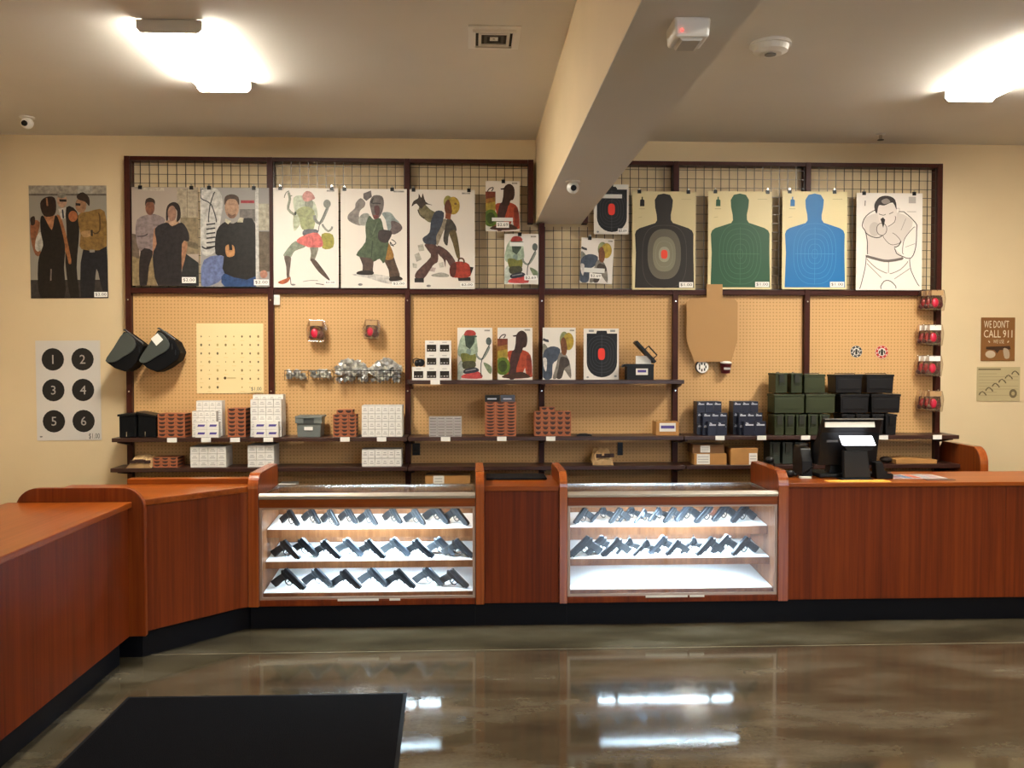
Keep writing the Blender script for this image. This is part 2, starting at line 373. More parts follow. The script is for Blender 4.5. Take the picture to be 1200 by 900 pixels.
m = MB(); m.cyl((x, 8.0, CEIL - 0.05), 0.014, 0.04, CHROME, seg=10); m.cyl((x, 8.0, CEIL - 0.055), 0.028, 0.004, mat('sprinkler_dark', '#3a3430', 0.4), seg=14); m.build('deflector', t)

# ------------------------------------------------------------------ counters
FY = 6.28                      # plane of the gables' front edges
PYF = 6.31                     # plane of the front panels
BKY = 6.90                     # back of the counters
TOPZ = 0.985; GZ = 1.07; TOEH = 0.165
X0, X1 = PX(289, FY), PX(301.5, FY)
X2, X3 = PX(557, FY), PX(567.5, FY)
X4, X5 = PX(656, FY), PX(665.5, FY)
X6, X7 = PX(913.5, FY), PX(925.5, FY)
XE = 5.6
def gable_profile(y0, y1, z0, z1, r):
    p = [(y1, z0), (y1, z1 - 0.02), (y1 - 0.02, z1)]
    for i in range(9):
        a = PI / 2 + PI / 2 * i / 8; p.append((y0 + r + r * math.cos(a), z1 - r + r * math.sin(a)))
    return p + [(y0, z0)]
def gable(parent, x0, x1, name='end_panel'):
    m = MB(); m.prism(gable_profile(FY + 0.004, BKY + 0.03, TOEH, GZ - 0.004, 0.10), x0, x1, WOODG, 'X'); g = m.build(name, parent, bevel=0.003)
    # glossy edge band round the front and the top
    pr = gable_profile(FY, BKY + 0.03, TOEH, GZ, 0.10); pi = gable_profile(FY + 0.0038, BKY + 0.03, TOEH, GZ - 0.0038, 0.0975)
    m = MB(); n = len(pr)
    for i in range(2, n - 1):
        a, b, c, d = pr[i], pr[i + 1], pi[i + 1], pi[i]
        m.prism([a, b, c, d], x0 + 0.002, x1 - 0.002, EDGE, 'X')
    m.build('edge_band', g)
    return g
# --- display cases
CTOP = 0.905
def display_case(xa, xb, label, gl, gr):
    t = thing('display_case', label, 'display case', ((xa + xb) / 2, FY, 0))
    g = 0.0015; a = xa + g; b = xb - g; fy = FY + 0.012
    m = MB(); m.box(X0 if gl else a, FY + 0.07, 0, X7 if gr else b, BKY, TOEH - 0.002, TOE); m.build('toe_kick', t)
    m = MB(); m.box(a, fy, TOEH, b, BKY, TOEH + 0.035, WOODV); m.box(a, fy, TOEH + 0.035, b, fy + 0.03, 0.207, WOODV); m.build('base', t, bevel=0.002)
    m = MB(); m.box(a, fy, 0.838, b, fy + 0.035, 0.894, WOODX); m.build('front_rail', t, bevel=0.002)
    m = MB(); m.box(a, BKY - 0.02, TOEH + 0.035, b, BKY, 0.90, WOODI); m.build('back_panel', t)
    for x in (a, b - 0.012):
        m = MB(); m.box(x, fy + 0.035, TOEH + 0.035, x + 0.012, BKY - 0.02, 0.893, WOODI); m.build('side_panel', t)
    # slim inner metal frame of the front pane
    m = MB(); y0, y1 = fy + 0.006, fy + 0.02
    FRM = mat('frame_silver', '#b39c8c', 0.35, metal=0.6)
    m.box(a + 0.001, y0, 0.208, a + 0.018, y1, 0.837, FRM); m.box(b - 0.018, y0, 0.208, b - 0.001, y1, 0.837, FRM)
    m.box(a + 0.018, y0, 0.825, b - 0.018, y1, 0.837, FRM); m.box(a + 0.018, y0, 0.208, b - 0.018, y1, 0.225, FRM); m.build('pane_frame', t)
    m = MB(); m.box(a + 0.018, fy + 0.010, 0.226, b - 0.018, fy + 0.015, 0.824, GLASS); m.build('front_pane', t)
    # top: bright rounded rail and glass
    m = MB(); m.prism([(fy - 0.008, 0.896), (fy - 0.012, 0.915), (fy + 0.0, 0.933), (fy + 0.03, 0.934), (fy + 0.036, 0.92), (fy + 0.036, 0.896)], a, b, mat('top_rail_metal', '#e3d9cc', 0.28, metal=0.75), 'X'); m.build('top_rail', t, bevel=0.002)
    m = MB(); m.box(a, BKY - 0.045, 0.9, b, BKY, 0.915, CHROME); m.box(a, fy + 0.037, 0.9, a + 0.014, BKY - 0.045, 0.915, CHROME); m.box(b - 0.014, fy + 0.037, 0.9, b, BKY - 0.045, 0.915, CHROME); m.build('top_frame', t)
    m = MB(); m.box(a + 0.0145, fy + 0.037, 0.903, b - 0.0145, BKY - 0.0455, 0.911, GLASS); m.build('top_pane', t)
    # three sloping shelves with white pads
    for k, (yf, zf, yb, zb, th) in enumerate(((6.47, 0.655, BKY - 0.022, 0.69, 0.055), (6.42, 0.440, BKY - 0.022, 0.482, 0.045), (6.345, 0.240, BKY - 0.022, 0.287, 0.03))):
        x0, x1 = a + 0.014, b - 0.014
        m = MB(); m.prism([(yf, zf - th), (yf, zf), (yb, zb), (yb, zb - 0.02), (yf + 0.03, zf - 0.02), (yf + 0.02, zf - th)], x0, x1, WOODI, 'X'); s = m.build('shelf', t)
        m = MB(); m.prism([(yf + 0.004, zf + 0.001), (yf + 0.004, zf + 0.006), (yb - 0.004, zb + 0.006), (yb - 0.004, zb + 0.001)], x0 + 0.002, x1 - 0.002, PAD, 'X'); m.build('pad', s)
        if k < 2:
            for xx in (x0 + 0.03, x1 - 0.03):
                m = MB(); m.box(xx - 0.012, BKY - 0.045, zb + 0.06, xx + 0.012, BKY - 0.021, zb + 0.09, CHROME); m.build('bracket', s)
    # LED bars, under the top rail and under two shelf lips
    for (y, z) in ((fy + 0.085, 0.852), (6.515, 0.602), (6.455, 0.418)):
        L = bpy.data.lights.new('case_light', 'AREA'); L.shape = 'RECTANGLE'; L.size = (xb - xa) * 0.66; L.size_y = 0.03; L.energy = CASE_W; L.color = (0.62, 0.85, 1.0)
        o = bpy.data.objects.new('case_light', L); COL.objects.link(o); o.parent = t; o.location = (0, y + 0.0 - FY, z); o.rotation_euler = (math.radians(14), 0, 0)
        m = MB(); xm = (xa + xb) / 2; h = (xb - xa) * 0.34; m.box(xm - h, y - 0.018, z + 0.002, xm + h, y + 0.018, z + 0.012, WHITE); m.build('light_bar', t)
    # price strip on the bottom rail
    q = MB()
    for (p0, p1) in ([(0.36, 0.55), (0.60, 0.65)] if gl else [(0.37, 0.57), (0.58, 0.65)]):
        q.box(a + (b - a) * p0, fy - 0.003, 0.197, a + (b - a) * p1, fy - 0.0005, 0.212, WHITE)
    q.build('label_strip', t)
    if gl: gable(t, X0, X1 - 0.0005)
    if gr: gable(t, X6 + 0.0005, X7)
    return t
caseL = display_case(X1, X2, 'left glass display case with three rows of handguns', True, False)
caseR = display_case(X5, X6, 'right glass display case with two rows of handguns and an empty bottom shelf', False, True)
# --- middle counter
t = thing('counter', 'narrow cherry counter between the two glass display cases', 'counter', ((X3 + X4) / 2, FY, 0))
m = MB(); m.box(X2 - 0.0012, FY + 0.0705, 0, X5 + 0.0012, BKY, TOEH - 0.002, TOE); m.build('toe_kick', t)
m = MB(); m.box(X3 + 0.001, PYF, TOEH, X4 - 0.001, BKY, 0.94, WOODV); m.build('front_panel', t, bevel=0.002)
m = MB(); m.box(X3 + 0.001, PYF - 0.012, 0.9405, X4 - 0.001, BKY, 0.975, WOODX); m.build('countertop', t, bevel=0.003)
gable(t, X2 + 0.0015, X3); gable(t, X4, X5 - 0.0015)
m = MB(); m.box(X3 + 0.02, 6.62, 0.976, X4 - 0.06, 6.89, 0.99, BLACKR)
tag(m.build('counter_mat', bevel=0.003), 'thin black mat lying on the narrow counter between the display cases', 'mat')
# --- right counter
t = thing('counter', 'long cherry counter at right under the register', 'counter', ((X7 + XE) / 2, FY, 0))
m = MB(); m.box(X7 + 0.001, FY + 0.08, 0, XE, BKY, TOEH, TOE); m.build('toe_kick', t)
xs = [X7 + 0.001, PX(1181, PYF), XE]
for a, b in zip(xs, xs[1:]):
    m = MB(); m.box(a, PYF, TOEH + 0.001, b - 0.0015, PYF + 0.03, 0.955, WOODV); m.build('front_panel', t, bevel=0.0015)
m = MB(); m.box(X7 + 0.001, PYF + 0.031, TOEH + 0.001, XE, BKY - 0.03, 0.954, WOODV); m.build('body', t)
m = MB(); m.box(X7 + 0.001, PYF - 0.02, 0.9555, XE + 0.02, BKY, TOPZ, WOODX); m.build('countertop', t, bevel=0.004)
# --- corner counter (angled) and left counter
LY = 5.64
P0 = Vector((X0 - 0.001, 6.31)); P1 = Vector((-2.055, 5.69))
t = thing('counter', 'angled corner counter in cherry wood left of the display cases', 'counter', (-1.8, 6.0, 0))
d = (P1 - P0).normalized(); n = Vector((d.y, -d.x));
if n.y > 0: n = -n
def off(p, k): return (p.x + n.x * k, p.y + n.y * k)
m = MB(); m.prism([(P0.x, P0.y + 0.06), (P1.x + 0.02, P1.y + 0.075), (-2.7, P1.y + 0.075), (-2.7, 6.40), (P0.x, 6.40)], 0, TOEH - 0.002, TOE, 'Z'); m.build('toe_kick', t)
m = MB(); m.prism([tuple(P0), tuple(P1), (-2.72, P1.y), (-2.72, 6.43), (P0.x, 6.43)], TOEH, 0.945, WOODV, 'Z'); m.build('front_panel', t, bevel=0.002)
m = MB(); q0 = off(P0, 0.022); q1 = (P1.x + 0.02, LY + 0.045); m.prism([(P0.x, q0[1]), q1, (-2.74, q1[1]), (-2.74, 6.43), (P0.x, 6.43)], 0.9455, TOPZ, WOODX, 'Z'); m.build('countertop', t, bevel=0.004)
m = MB(); m.box(PX(148, 6.44), 6.432, 0.9455, P0.x, 6.52, TOPZ + 0.037, WOODX); m.build('back_ledge', t, bevel=0.004)
m = MB(); m.prism([(P0.x, P0.y - 0.006), (P0.x - 0.055, P0.y - 0.045), (P0.x - 0.05, P0.y - 0.052), (P0.x, P0.y - 0.024)], TOEH, 0.944, WOODG, 'Z'); m.build('corner_strip', t)
t = thing('counter', 'long cherry counter on the left running toward the camera', 'counter', (-2.4, 4, 0))
m = MB(); m.box(-2.70, 0.6, 0, -2.125, LY - 0.01, TOEH - 0.002, TOE); m.build('toe_kick', t)
for a, b in ((0.6, 3.17), (3.172, LY)):
    m = MB(); m.box(-2.10, a, TOEH, -2.07, b, 0.95, WOODV); m.build('front_panel', t, bevel=0.0015)
m = MB(); m.box(-2.76, 0.6, TOEH, -2.101, LY, 0.949, WOODV); m.build('body', t)
m = MB(); m.box(-2.78, 0.58, 0.9505, -2.045, LY, TOPZ, wood('cherry_laminate_long', '#6a2c05', '#803b0b', '#964c15', 'Y', 0.3, spec=0.3)); m.build('countertop', t, bevel=0.004)
gx0, gx1 = PX(16, 5.645), PX(168, 5.645)
pr = [(gx0, TOEH), (gx0, GZ - 0.13)]
for i in range(9):
    a = PI - PI / 2 * i / 8; pr.append((gx0 + 0.13 + 0.13 * math.cos(a), GZ - 0.13 + 0.13 * math.sin(a)))
for i in range(9):
    a = PI / 2 - PI / 2 * i / 8; pr.append((gx1 - 0.13 + 0.13 * math.cos(a), GZ - 0.13 + 0.13 * math.sin(a)))
pr += [(gx1, TOEH)]
m = MB(); m.prism(pr, LY + 0.0005, LY + 0.042, WOODG, 'Y'); g = m.build('end_panel', t, bevel=0.004)
# --- end panel of the back cabinet at right
t = thing('cabinet_end_panel', 'rounded cherry end panel beside the right end of the shelves', 'end panel', (4.24, 8.0, 0))
bx = PX(1150, 7.62)
def gp2(y0, y1, z0, z1, r):
    p = [(y1, z0), (y1, z1 - 0.1), (y1 - 0.08, z1)]
    for i in range(9):
        a = PI / 2 + PI / 2 * i / 8; p.append((y0 + r + r * math.cos(a), z1 - r + r * math.sin(a)))
    return p + [(y0, z0)]
m = MB(); m.prism(gp2(7.62, 8.34, 0, 1.095, 0.14), bx, bx + 0.07, WOODG, 'X'); g = m.build('panel', t, bevel=0.003)
pr = gp2(7.616, 8.34, 0, 1.099, 0.14); pi = gp2(7.6198, 8.34, 0, 1.0952, 0.14)
m = MB()
for i in range(2, len(pr) - 1): m.prism([pr[i], pr[i + 1], pi[i + 1], pi[i]], bx + 0.002, bx + 0.068, EDGE, 'X')
m.build('edge_band', t)

# ------------------------------------------------------------------ floor mat
y1_, y0_ = at(300, 815, 5).y, 2.2
def fl(px, py):
    d_ = _f + _r * ((px - 600) / F) + _u * ((450 - py) / F); k = -EYE.z / d_.z; return EYE + d_ * k
A, B, C, D = fl(150, 818), fl(477, 813), fl(467, 900), fl(66, 900)
C = B + (C - B) * 2.6; D = A + (D - A) * 2.6
t = thing('floor_mat', 'large black entrance mat lying on the concrete floor', 'floor mat', tuple((A + B + C + D) / 4))
m = MB(); m.prism([(p.x, p.y) for p in (A, B, C, D)], 0.0005, 0.006, mat('mat_rubber', '#060608', 0.6, spec=0.15), 'Z'); m.build('rubber_edge', t)
cen = (A + B + C + D) / 4
m = MB(); q = [p + (cen - p).normalized() * 0.035 for p in (A, B, C, D)]; m.prism([(p.x, p.y) for p in q], 0.0062, 0.010, mat('mat_carpet', '#09090d', 0.95, spec=0.08, bump=0.8, bscale=260, var=0.25, vscale=90), 'Z'); m.build('carpet', t)
# ------------------------------------------------------------------ wall rack
ux = [PX(150, RY, 342), PX(317, RY, 342), PX(477.5, RY, 342), PX(635, RY, 342), PX(792, RY, 342), PX(946.5, RY, 342), PX(1100.5, RY, 342)]
RT = PZ(182.5, RY, 150); MIDZ = PZ(341.5, RY, 478); PEGY = 8.29; GRY = 8.27
rack = thing('wall_rack', 'dark brown metal wall rack with wire grid above and tan pegboard below', 'rack', ((ux[0] + ux[6]) / 2, 8.3, 0))
BEAMZ = BZ - 0.012
UW = 0.024
def upright(x, z0, z1, w=UW, y0=RY):
    m = MB(); m.box(x - w, y0, z0, x + w, WY - 0.002, z1, RACK)
    return m.build('upright', rack, bevel=0.002)
for i, x in enumerate(ux):
    z1 = RT if i != 3 else BEAMZ
    u = upright(x, 0, z1)
    for zz in (PZ(352.5, RY), PZ(458, RY)):
        m = MB(); m.cyl((x, RY - 0.001, zz), 0.007, -0.004, CHROME, 'Y', 8); m.build('screw', u)
xu3 = PX(622, RY, 230); upright(xu3, BEAMZ - 0.0, RT); xr3 = bx1 + 0.025; upright(xr3, BEAMZ, RT)
for i in range(6):                      # top rails, mid rails
    a, b = ux[i] + UW + 0.001, ux[i + 1] - UW - 0.001
    ta, tb = (a, b)
    if i == 2: tb = xu3 - UW - 0.001
    if i == 3: ta = xr3 + UW + 0.001
    m = MB(); m.box(ta, RY + 0.004, RT - 0.035, tb, WY - 0.01, RT, RACK); m.build('top_rail', rack, bevel=0.002)
    m = MB(); m.box(a, RY + 0.004, MIDZ - 0.022, b, PEGY + 0.002, MIDZ + 0.022, RACK); m.build('middle_rail', rack, bevel=0.002)
    m = MB(); m.box(a, PEGY, 0.14, b, PEGY + 0.006, MIDZ - 0.023, PEG); m.build('pegboard_panel', rack)
    m = MB(); m.box(a, PEGY + 0.0065, 0.14, b, PEGY + 0.02, MIDZ - 0.023, CREAM); m.build('backing_board', rack)
    # wire grid: each wire is a piece of its own
    m = MB(); m.box(a, GRY - 0.006, MIDZ + 0.022, b, GRY + 0.0, MIDZ + 0.034, WIRE); gp = m.build('grid_panel', rack)
    z0 = MIDZ + 0.034
    n = round((b - a) / 0.079)
    for k in range(n + 1):
        x = a + 0.004 + (b - a - 0.008) * k / n
        zt = RT - 0.036
        if xu3 - UW < x < xr3 + UW: zt = BEAMZ - 0.03
        m = MB(); m.box(x - 0.0030, GRY - 0.006, z0, x + 0.0030, GRY, zt, WIRE); m.build('wire', gp)
    k = 0; z = z0 + 0.04
    while z < RT - 0.04:
        xa, xb = a, b
        if z > BEAMZ - 0.03 and i == 2: xb = xu3 - UW
        if z > BEAMZ - 0.03 and i == 3: xa = xr3 + UW
        m = MB(); m.box(xa, GRY + 0.0001, z - 0.0022, xb, GRY + 0.005, z + 0.0022, WIRE); m.build('wire', gp)
        z += 0.079; k += 1
# ------------------------------------------------------------------ shelves
SZ1 = PZ(512.5, 7.95, 400); SZ2 = PZ(547.5, 7.95, 400); SZ0 = PZ(445.5, 7.97, 640); SZ3 = 0.70
def shelf(px0, px1, z, yf, label, tags=(), th=0.034):
    x0, x1 = PX(px0, yf), PX(px1, yf)
    t = thing('shelf', label, 'shelf', ((x0 + x1) / 2, yf, z))
    m = MB(); m.box(x0, yf, z - th, x1, RY - 0.002, z, SHELFM); m.build('board', t, bevel=0.003)
    for i, u in enumerate(ux):
        if x0 - 0.03 < u < x1 + 0.03:
            ub = min(max(u, x0 + 0.025), x1 - 0.025)
            m = MB(); m.prism([(yf + 0.05, z - th - 0.001), (RY - 0.002, z - th - 0.001), (RY - 0.002, z - th - 0.05), (yf + 0.05, z - th - 0.012)], ub - 0.014, ub + 0.014, RACK, 'X'); m.build('bracket', t)
    for p in tags:
        xt = PX(p, yf); m = MB(); m.box(xt - 0.04, yf - 0.005, z - th - 0.002, xt + 0.04, yf - 0.001, z + 0.002, WHITE)
        m.build('price_tag', t)
    return t
shelf(130, 477, SZ1, 7.94, 'upper of the two long dark shelves at left, under white and brown cartridge boxes', (201, 241, 275, 314, 404, 447))
shelf(478, 801.5, SZ1, 7.94, 'long dark shelf in the middle, under brown cartridge stacks', (522, 588, 645.5))
shelf(802.5, 1125, SZ1, 7.94, 'long dark shelf at right, under ammo cans', (844, 893, 944.5, 1036, 1099))
shelf(128, 477, SZ2, 7.94, 'lower dark shelf at left holding kraft papers and white boxes')
shelf(478, 804, SZ2, 7.94, 'lower dark shelf in the middle, with one crumpled brown box')
shelf(805, 1127, SZ2, 7.94, 'lower dark shelf at right holding cardboard parcels')
shelf(477, 802, SZ0, 7.97, 'short dark upper shelf carrying the small paper targets', (510,))
shelf(128, 633, SZ3, 7.94, 'bottom dark shelf half hidden behind the left display case')
shelf(634, 1118, SZ3, 7.94, 'bottom dark shelf half hidden behind the right display case')

MOTTLED = []
# ------------------------------------------------------------------ posters: flat paper with flat printed shapes
def poster(name, rect, Y, paper, art, frame, label, cat='poster', clips=(), price=None, stickers=(), group=None, rot=0, outline=None):
    mottle = any(art is q for q in MOTTLED)
    x0, z1 = PX(rect[0], Y, rect[1]), PZ(rect[1], Y, rect[0]); x1, z0 = PX(rect[2], Y, rect[3]), PZ(rect[3], Y, (rect[0] + rect[2]) / 2)
    W, H = x1 - x0, z1 - z0
    mb = MB(); th = 0.003
    if outline: mb.prism([(x0 + p[0] * W, z1 - p[1] * H) for p in outline], Y, Y + th, INK, 'Y', paper)
    else: mb.box(x0, Y, z0, x1, Y + th, z1, INK, paper)
    lay = [0]
    fx0, fy0, fx1, fy1 = frame
    cut = lambda v: min(max(v, 0.0), 1.0)
    def P(p): return (x0 + cut((p[0] - fx0) / (fx1 - fx0)) * W, z1 - cut((p[1] - fy0) / (fy1 - fy0)) * H)
    def poly(col, pts, sm=True):
        if mottle: col = '~' + col
        lay[0] += 1; y = Y - 0.00012 * lay[0]
        if sm: pts = smooth_pts(pts)
        q = [P(p) for p in pts]; ar = sum(q[i][0] * q[(i + 1) % len(q)][1] - q[(i + 1) % len(q)][0] * q[i][1] for i in range(len(q)))
        if ar < 0: q = q[::-1]
        mb.add([(a, y, b) for a, b in q], [list(range(len(q)))], INK, col)
    def stroke(col, wd, pts, closed=False, sm=True):
        if mottle: col = '~' + col
        lay[0] += 1; y = Y - 0.00012 * lay[0]
        if sm and len(pts) > 2:
            pp = smooth_pts(pts) if closed else smooth_pts(pts)[:3 * (len(pts) - 1) + 1]
        else: pp = pts
        n_ = len(pp); L = []; R = []
        for i, p in enumerate(pp):
            a = pp[i - 1] if (closed or i > 0) else p; b = pp[(i + 1) % n_] if (closed or i < n_ - 1) else p
            dx, dy = b[0] - a[0], b[1] - a[1]; l = math.hypot(dx, dy) or 1
            nx, ny = -dy / l * wd / 2, dx / l * wd / 2
            L.append(P((p[0] + nx, p[1] + ny))); R.append(P((p[0] - nx, p[1] - ny)))
        vs = [(a, y, b) for a, b in L + R]; fs = []
        for i in range(n_ if closed else n_ - 1):
            j = (i + 1) % n_; fs.append((i, j, n_ + j, n_ + i))
        mb.add(vs, fs, INK, col)
    for a in art:
        k = a[0]
        if k == 'p': poly(a[1], a[2])
        elif k == 'q': poly(a[1], a[2], False)
        elif k == 'r': poly(a[1], [(a[2], a[3]), (a[4], a[3]), (a[4], a[5]), (a[2], a[5])], False)
        elif k == 's': stroke(a[1], a[2], a[3])
        elif k == 'e': poly(a[1], [(a[2] + a[4] * math.cos(2 * PI * i / 20), a[3] + a[5] * math.sin(2 * PI * i / 20)) for i in range(20)], False)
        elif k == 'o':   # superellipse ring outline: colour, width, cx, cy, rx, ry, power
            e_ = a[7]; pts = []
            for i in range(36):
                c_, s_ = math.cos(2 * PI * i / 36), math.sin(2 * PI * i / 36)
                pts.append((a[3] + a[5] * math.copysign(abs(c_) ** (2 / e_), c_), a[4] + a[6] * math.copysign(abs(s_) ** (2 / e_), s_)))
            stroke(a[1], a[2], pts, True, False)
        elif k == 'u':   # filled superellipse
            e_ = a[6]; pts = []
            for i in range(36):
                c_, s_ = math.cos(2 * PI * i / 36), math.sin(2 * PI * i / 36)
                pts.append((a[2] + a[4] * math.copysign(abs(c_) ** (2 / e_), c_), a[3] + a[5] * math.copysign(abs(s_) ** (2 / e_), s_)))
            poly(a[1], pts, False)
        elif k == 't':   # text: colour, string, x0,y0,x1,y1
            lay[0] += 1; (ax, az), (bx_, bz) = P((a[3], a[6])), P((a[5], a[4]))
            if len(a[2]) == 1:
                tg = text_geo(a[2]); wq = (bz - az) * tg[2] / tg[3] / 2; xm = (ax + bx_) / 2; ax, bx_ = xm - wq, xm + wq
            put_text(mb, a[2], ax, az, bx_, bz, Y - 0.00012 * lay[0], a[1])
    org = ((x0 + x1) / 2, Y, z0)
    o = mb.build(name, org=org); tag(o, label, cat, group)
    yl = Y - 0.00012 * (lay[0] + 2)
    for c in clips:
        xc = x0 + c * W; m = MB(); m.box(xc - 0.016, min(Y - 0.006, yl - 0.002), z1 - 0.02, xc + 0.016, Y + th + 0.003, z1 + 0.012, BLACK); m.box(xc - 0.006, Y - 0.004, z1 + 0.0125, xc + 0.006, Y + 0.001, z1 + 0.026, CHROME); m.build('clip', o)
    def sticker(sx0, sy0, sx1, sy1, s, col='#ece8e2', tc='#2c2a28', nm='price_sticker'):
        (ax, az), (bx_, bz) = P((sx0, sy1)), P((sx1, sy0)); m = MB(); y = yl - 0.001
        m.box(ax, y, az, bx_, y + 0.0008, bz, INK, col)
        if s: hh = bz - az; ww = bx_ - ax; put_text(m, s, ax + ww * 0.08, az + hh * 0.2, bx_ - ww * 0.08, bz - hh * 0.2, y - 0.0002, tc)
        m.build(nm, o)
    if price: sticker(*price)
    for s_ in stickers: sticker(*s_)
    if rot: o.rotation_euler = (0, rot, 0)
    return o

GY = 8.225     # posters clipped in front of the wire grid
A1 = [('r', '#a3998a', 20, 40, 605, 110), ('r', '#6b6256', 20, 100, 605, 114), ('r', '#3d3733', 20, 730, 605, 865), ('r', '#b3aca0', 390, 45, 500, 100),
      ('p', '#8f5a3a', [(35, 300), (100, 310), (75, 430), (105, 540), (60, 545), (28, 420)]), ('p', '#2b1a14', [(28, 280), (60, 265), (62, 320), (35, 330)]), ('p', '#c4beb2', [(70, 420), (105, 380), (130, 460), (90, 520), (60, 500)]),
      ('p', '#1e1815', [(300, 200), (380, 230), (395, 380), (370, 640), (385, 865), (320, 865), (285, 600), (300, 400)]), ('q', '#c9c0b4', [(240, 210), (300, 200), (292, 280), (262, 285)]), ('s', '#2a3040', 12, [(272, 215), (278, 280)]),
      ('e', '#b58d72', 270, 150, 38, 52), ('e', '#8d8578', 268, 112, 34, 20), ('q', '#201715', [(248, 140), (305, 142), (303, 160), (252, 158)]),
      ('e', '#a8663f', 350, 265, 34, 40),
      ('p', '#a0683f', [(225, 260), (270, 300), (330, 580), (312, 612), (300, 560), (258, 420)]), ('p', '#b07a55', [(130, 265), (215, 262), (192, 365), (170, 350)]),
      ('p', '#1c1513', [(105, 280), (130, 265), (188, 365), (215, 260), (245, 300), (285, 480), (275, 640), (272, 865), (95, 865), (80, 600), (120, 480), (105, 380)]), ('q', '#7a6f66', [(172, 650), (182, 650), (178, 735), (168, 735)]),
      ('p', '#2c1a14', [(105, 170), (150, 125), (215, 130), (225, 215), (200, 262), (130, 260)]), ('s', '#9a6a4a', 12, [(155, 130), (160, 190)]),
      ('p', '#1f1e24', [(425, 495), (600, 485), (605, 850), (560, 800), (520, 650), (490, 865), (400, 865)]),
      ('p', '#8a6a38', [(390, 260), (470, 230), (590, 230), (600, 485), (410, 505), (405, 400)]), ('s', '#5a4020', 10, [(545, 240), (550, 370), (500, 380)]),
      ('e', '#a0785a', 412, 185, 42, 55), ('p', '#33241c', [(385, 110), (430, 90), (475, 130), (475, 190), (445, 160), (390, 140)]), ('q', '#1c1412', [(372, 168), (410, 172), (408, 190), (372, 186)]),
      ('p', '#b08a60', [(410, 380), (480, 370), (490, 405), (430, 420)]), ('r', '#2a221c', 482, 365, 498, 410), ('q', '#8f8a86', [(470, 510), (510, 510), (510, 530), (470, 530)])]
MOTTLED.append(A1)
poster('poster', (34.5, 217, 127, 349.5), WY - 0.006, '#8c8579', A1, (20, 40, 605, 865), 'photo poster at far left on the bare wall, a woman in black between two men', price=(500, 820, 600, 858, '$2.00'), rot=-0.008)
A2 = [('r', '#a89a84', 385, 60, 550, 290), ('s', '#7f735f', 4, [(465, 60), (465, 290)]), ('r', '#b8aa98', 120, 55, 285, 80), ('r', '#8a7a60', 410, 290, 550, 580), ('p', '#6a604c', [(470, 480), (540, 500), (545, 540), (470, 520)]), ('q', '#2c2c2c', [(440, 570), (550, 650), (550, 835), (400, 835)]), ('r', '#8f7a58', 28, 600, 220, 835),
      ('q', '#6a5a4c', [(28, 420), (80, 430), (85, 620), (28, 600)]), ('p', '#8a7a78', [(70, 310), (150, 270), (210, 265), (290, 310), (230, 400), (190, 560), (90, 560), (58, 430)]), ('s', '#4f4443', 10, [(70, 440), (120, 440), (150, 420)]), ('p', '#2a2222', [(95, 560), (190, 560), (160, 680), (140, 830), (85, 835)]),
      ('e', '#7a4e3a', 172, 215, 36, 58), ('p', '#2e2019', [(135, 200), (140, 150), (175, 135), (210, 155), (208, 195), (196, 172), (150, 172)]),
      ('p', '#a87a5c', [(200, 390), (230, 400), (218, 595), (190, 595)]), ('p', '#a87a5c', [(425, 490), (465, 500), (430, 670), (405, 715), (388, 690), (415, 600)]),
      ('e', '#b89478', 345, 335, 55, 30), ('p', '#231815', [(298, 310), (300, 230), (320, 185), (365, 168), (405, 200), (412, 290), (380, 325), (385, 240), (345, 210), (318, 240), (312, 310)]), ('e', '#9a7460', 345, 258, 34, 62),
      ('p', '#2a2527', [(210, 380), (300, 330), (345, 360), (420, 330), (470, 400), (475, 480), (420, 500), (400, 835), (230, 835), (190, 600), (222, 500)])]
MOTTLED.append(A2)
poster('poster', (154, 219, 233, 335), GY, '#9a8c80', A2, (28, 50, 550, 835), 'photo poster of a woman in a dark dress beside a man in a grey shirt', clips=(0.13, 0.9), price=(418, 765, 528, 812, '$2.00'))
A3 = [('p', '#c9c4bc', [(580, 60), (700, 60), (750, 170), (720, 380), (690, 560), (590, 585), (577, 400)]), ('s', '#4a484a', 9, [(600, 70), (580, 140), (660, 190), (700, 330)]), ('s', '#4a484a', 9, [(690, 90), (650, 200), (640, 330)])] + \
     [('s', '#3c3a3c', 12, [(620, 350 + 36 * i), (690, 340 + 36 * i)]) for i in range(6)] + [('s', '#2f2d2f', 12, [(590, 520), (620, 540), (680, 520)]),
      ('p', '#6a76a0', [(600, 630), (760, 600), (745, 770), (640, 835), (580, 830)]), ('r', '#6a5c4c', 1028, 400, 1110, 720), ('r', '#b5ac98', 1028, 180, 1110, 390), ('r', '#a33b44', 890, 155, 995, 178), ('r', '#77706c', 880, 225, 1000, 320),
      ('p', '#2f4a78', [(762, 730), (1000, 750), (1005, 840), (760, 840)]), ('p', '#221e1d', [(770, 325), (830, 340), (910, 300), (1000, 340), (1005, 755), (760, 735), (755, 600), (690, 580), (700, 400)]),
      ('r', '#cfcac4', 1003, 55, 1028, 835), ('q', '#c9bfa5', [(770, 300), (815, 320), (790, 345), (765, 325)]), ('q', '#c9bfa5', [(880, 290), (912, 295), (905, 330), (860, 330)]), ('e', '#b08a70', 820, 215, 55, 85), ('p', '#4a382c', [(765, 195), (768, 130), (820, 108), (872, 130), (876, 195), (850, 150), (790, 150)]), ('p', '#7a5a48', [(790, 260), (820, 275), (850, 260), (840, 295), (800, 295)]),
      ('p', '#c08a5a', [(768, 525), (800, 505), (835, 520), (836, 592), (780, 600)]), ('q', '#1a1412', [(792, 485), (818, 485), (822, 550), (798, 550)]), ('e', '#b8806a', 1065, 740, 30, 32)]
MOTTLED.append(A3)
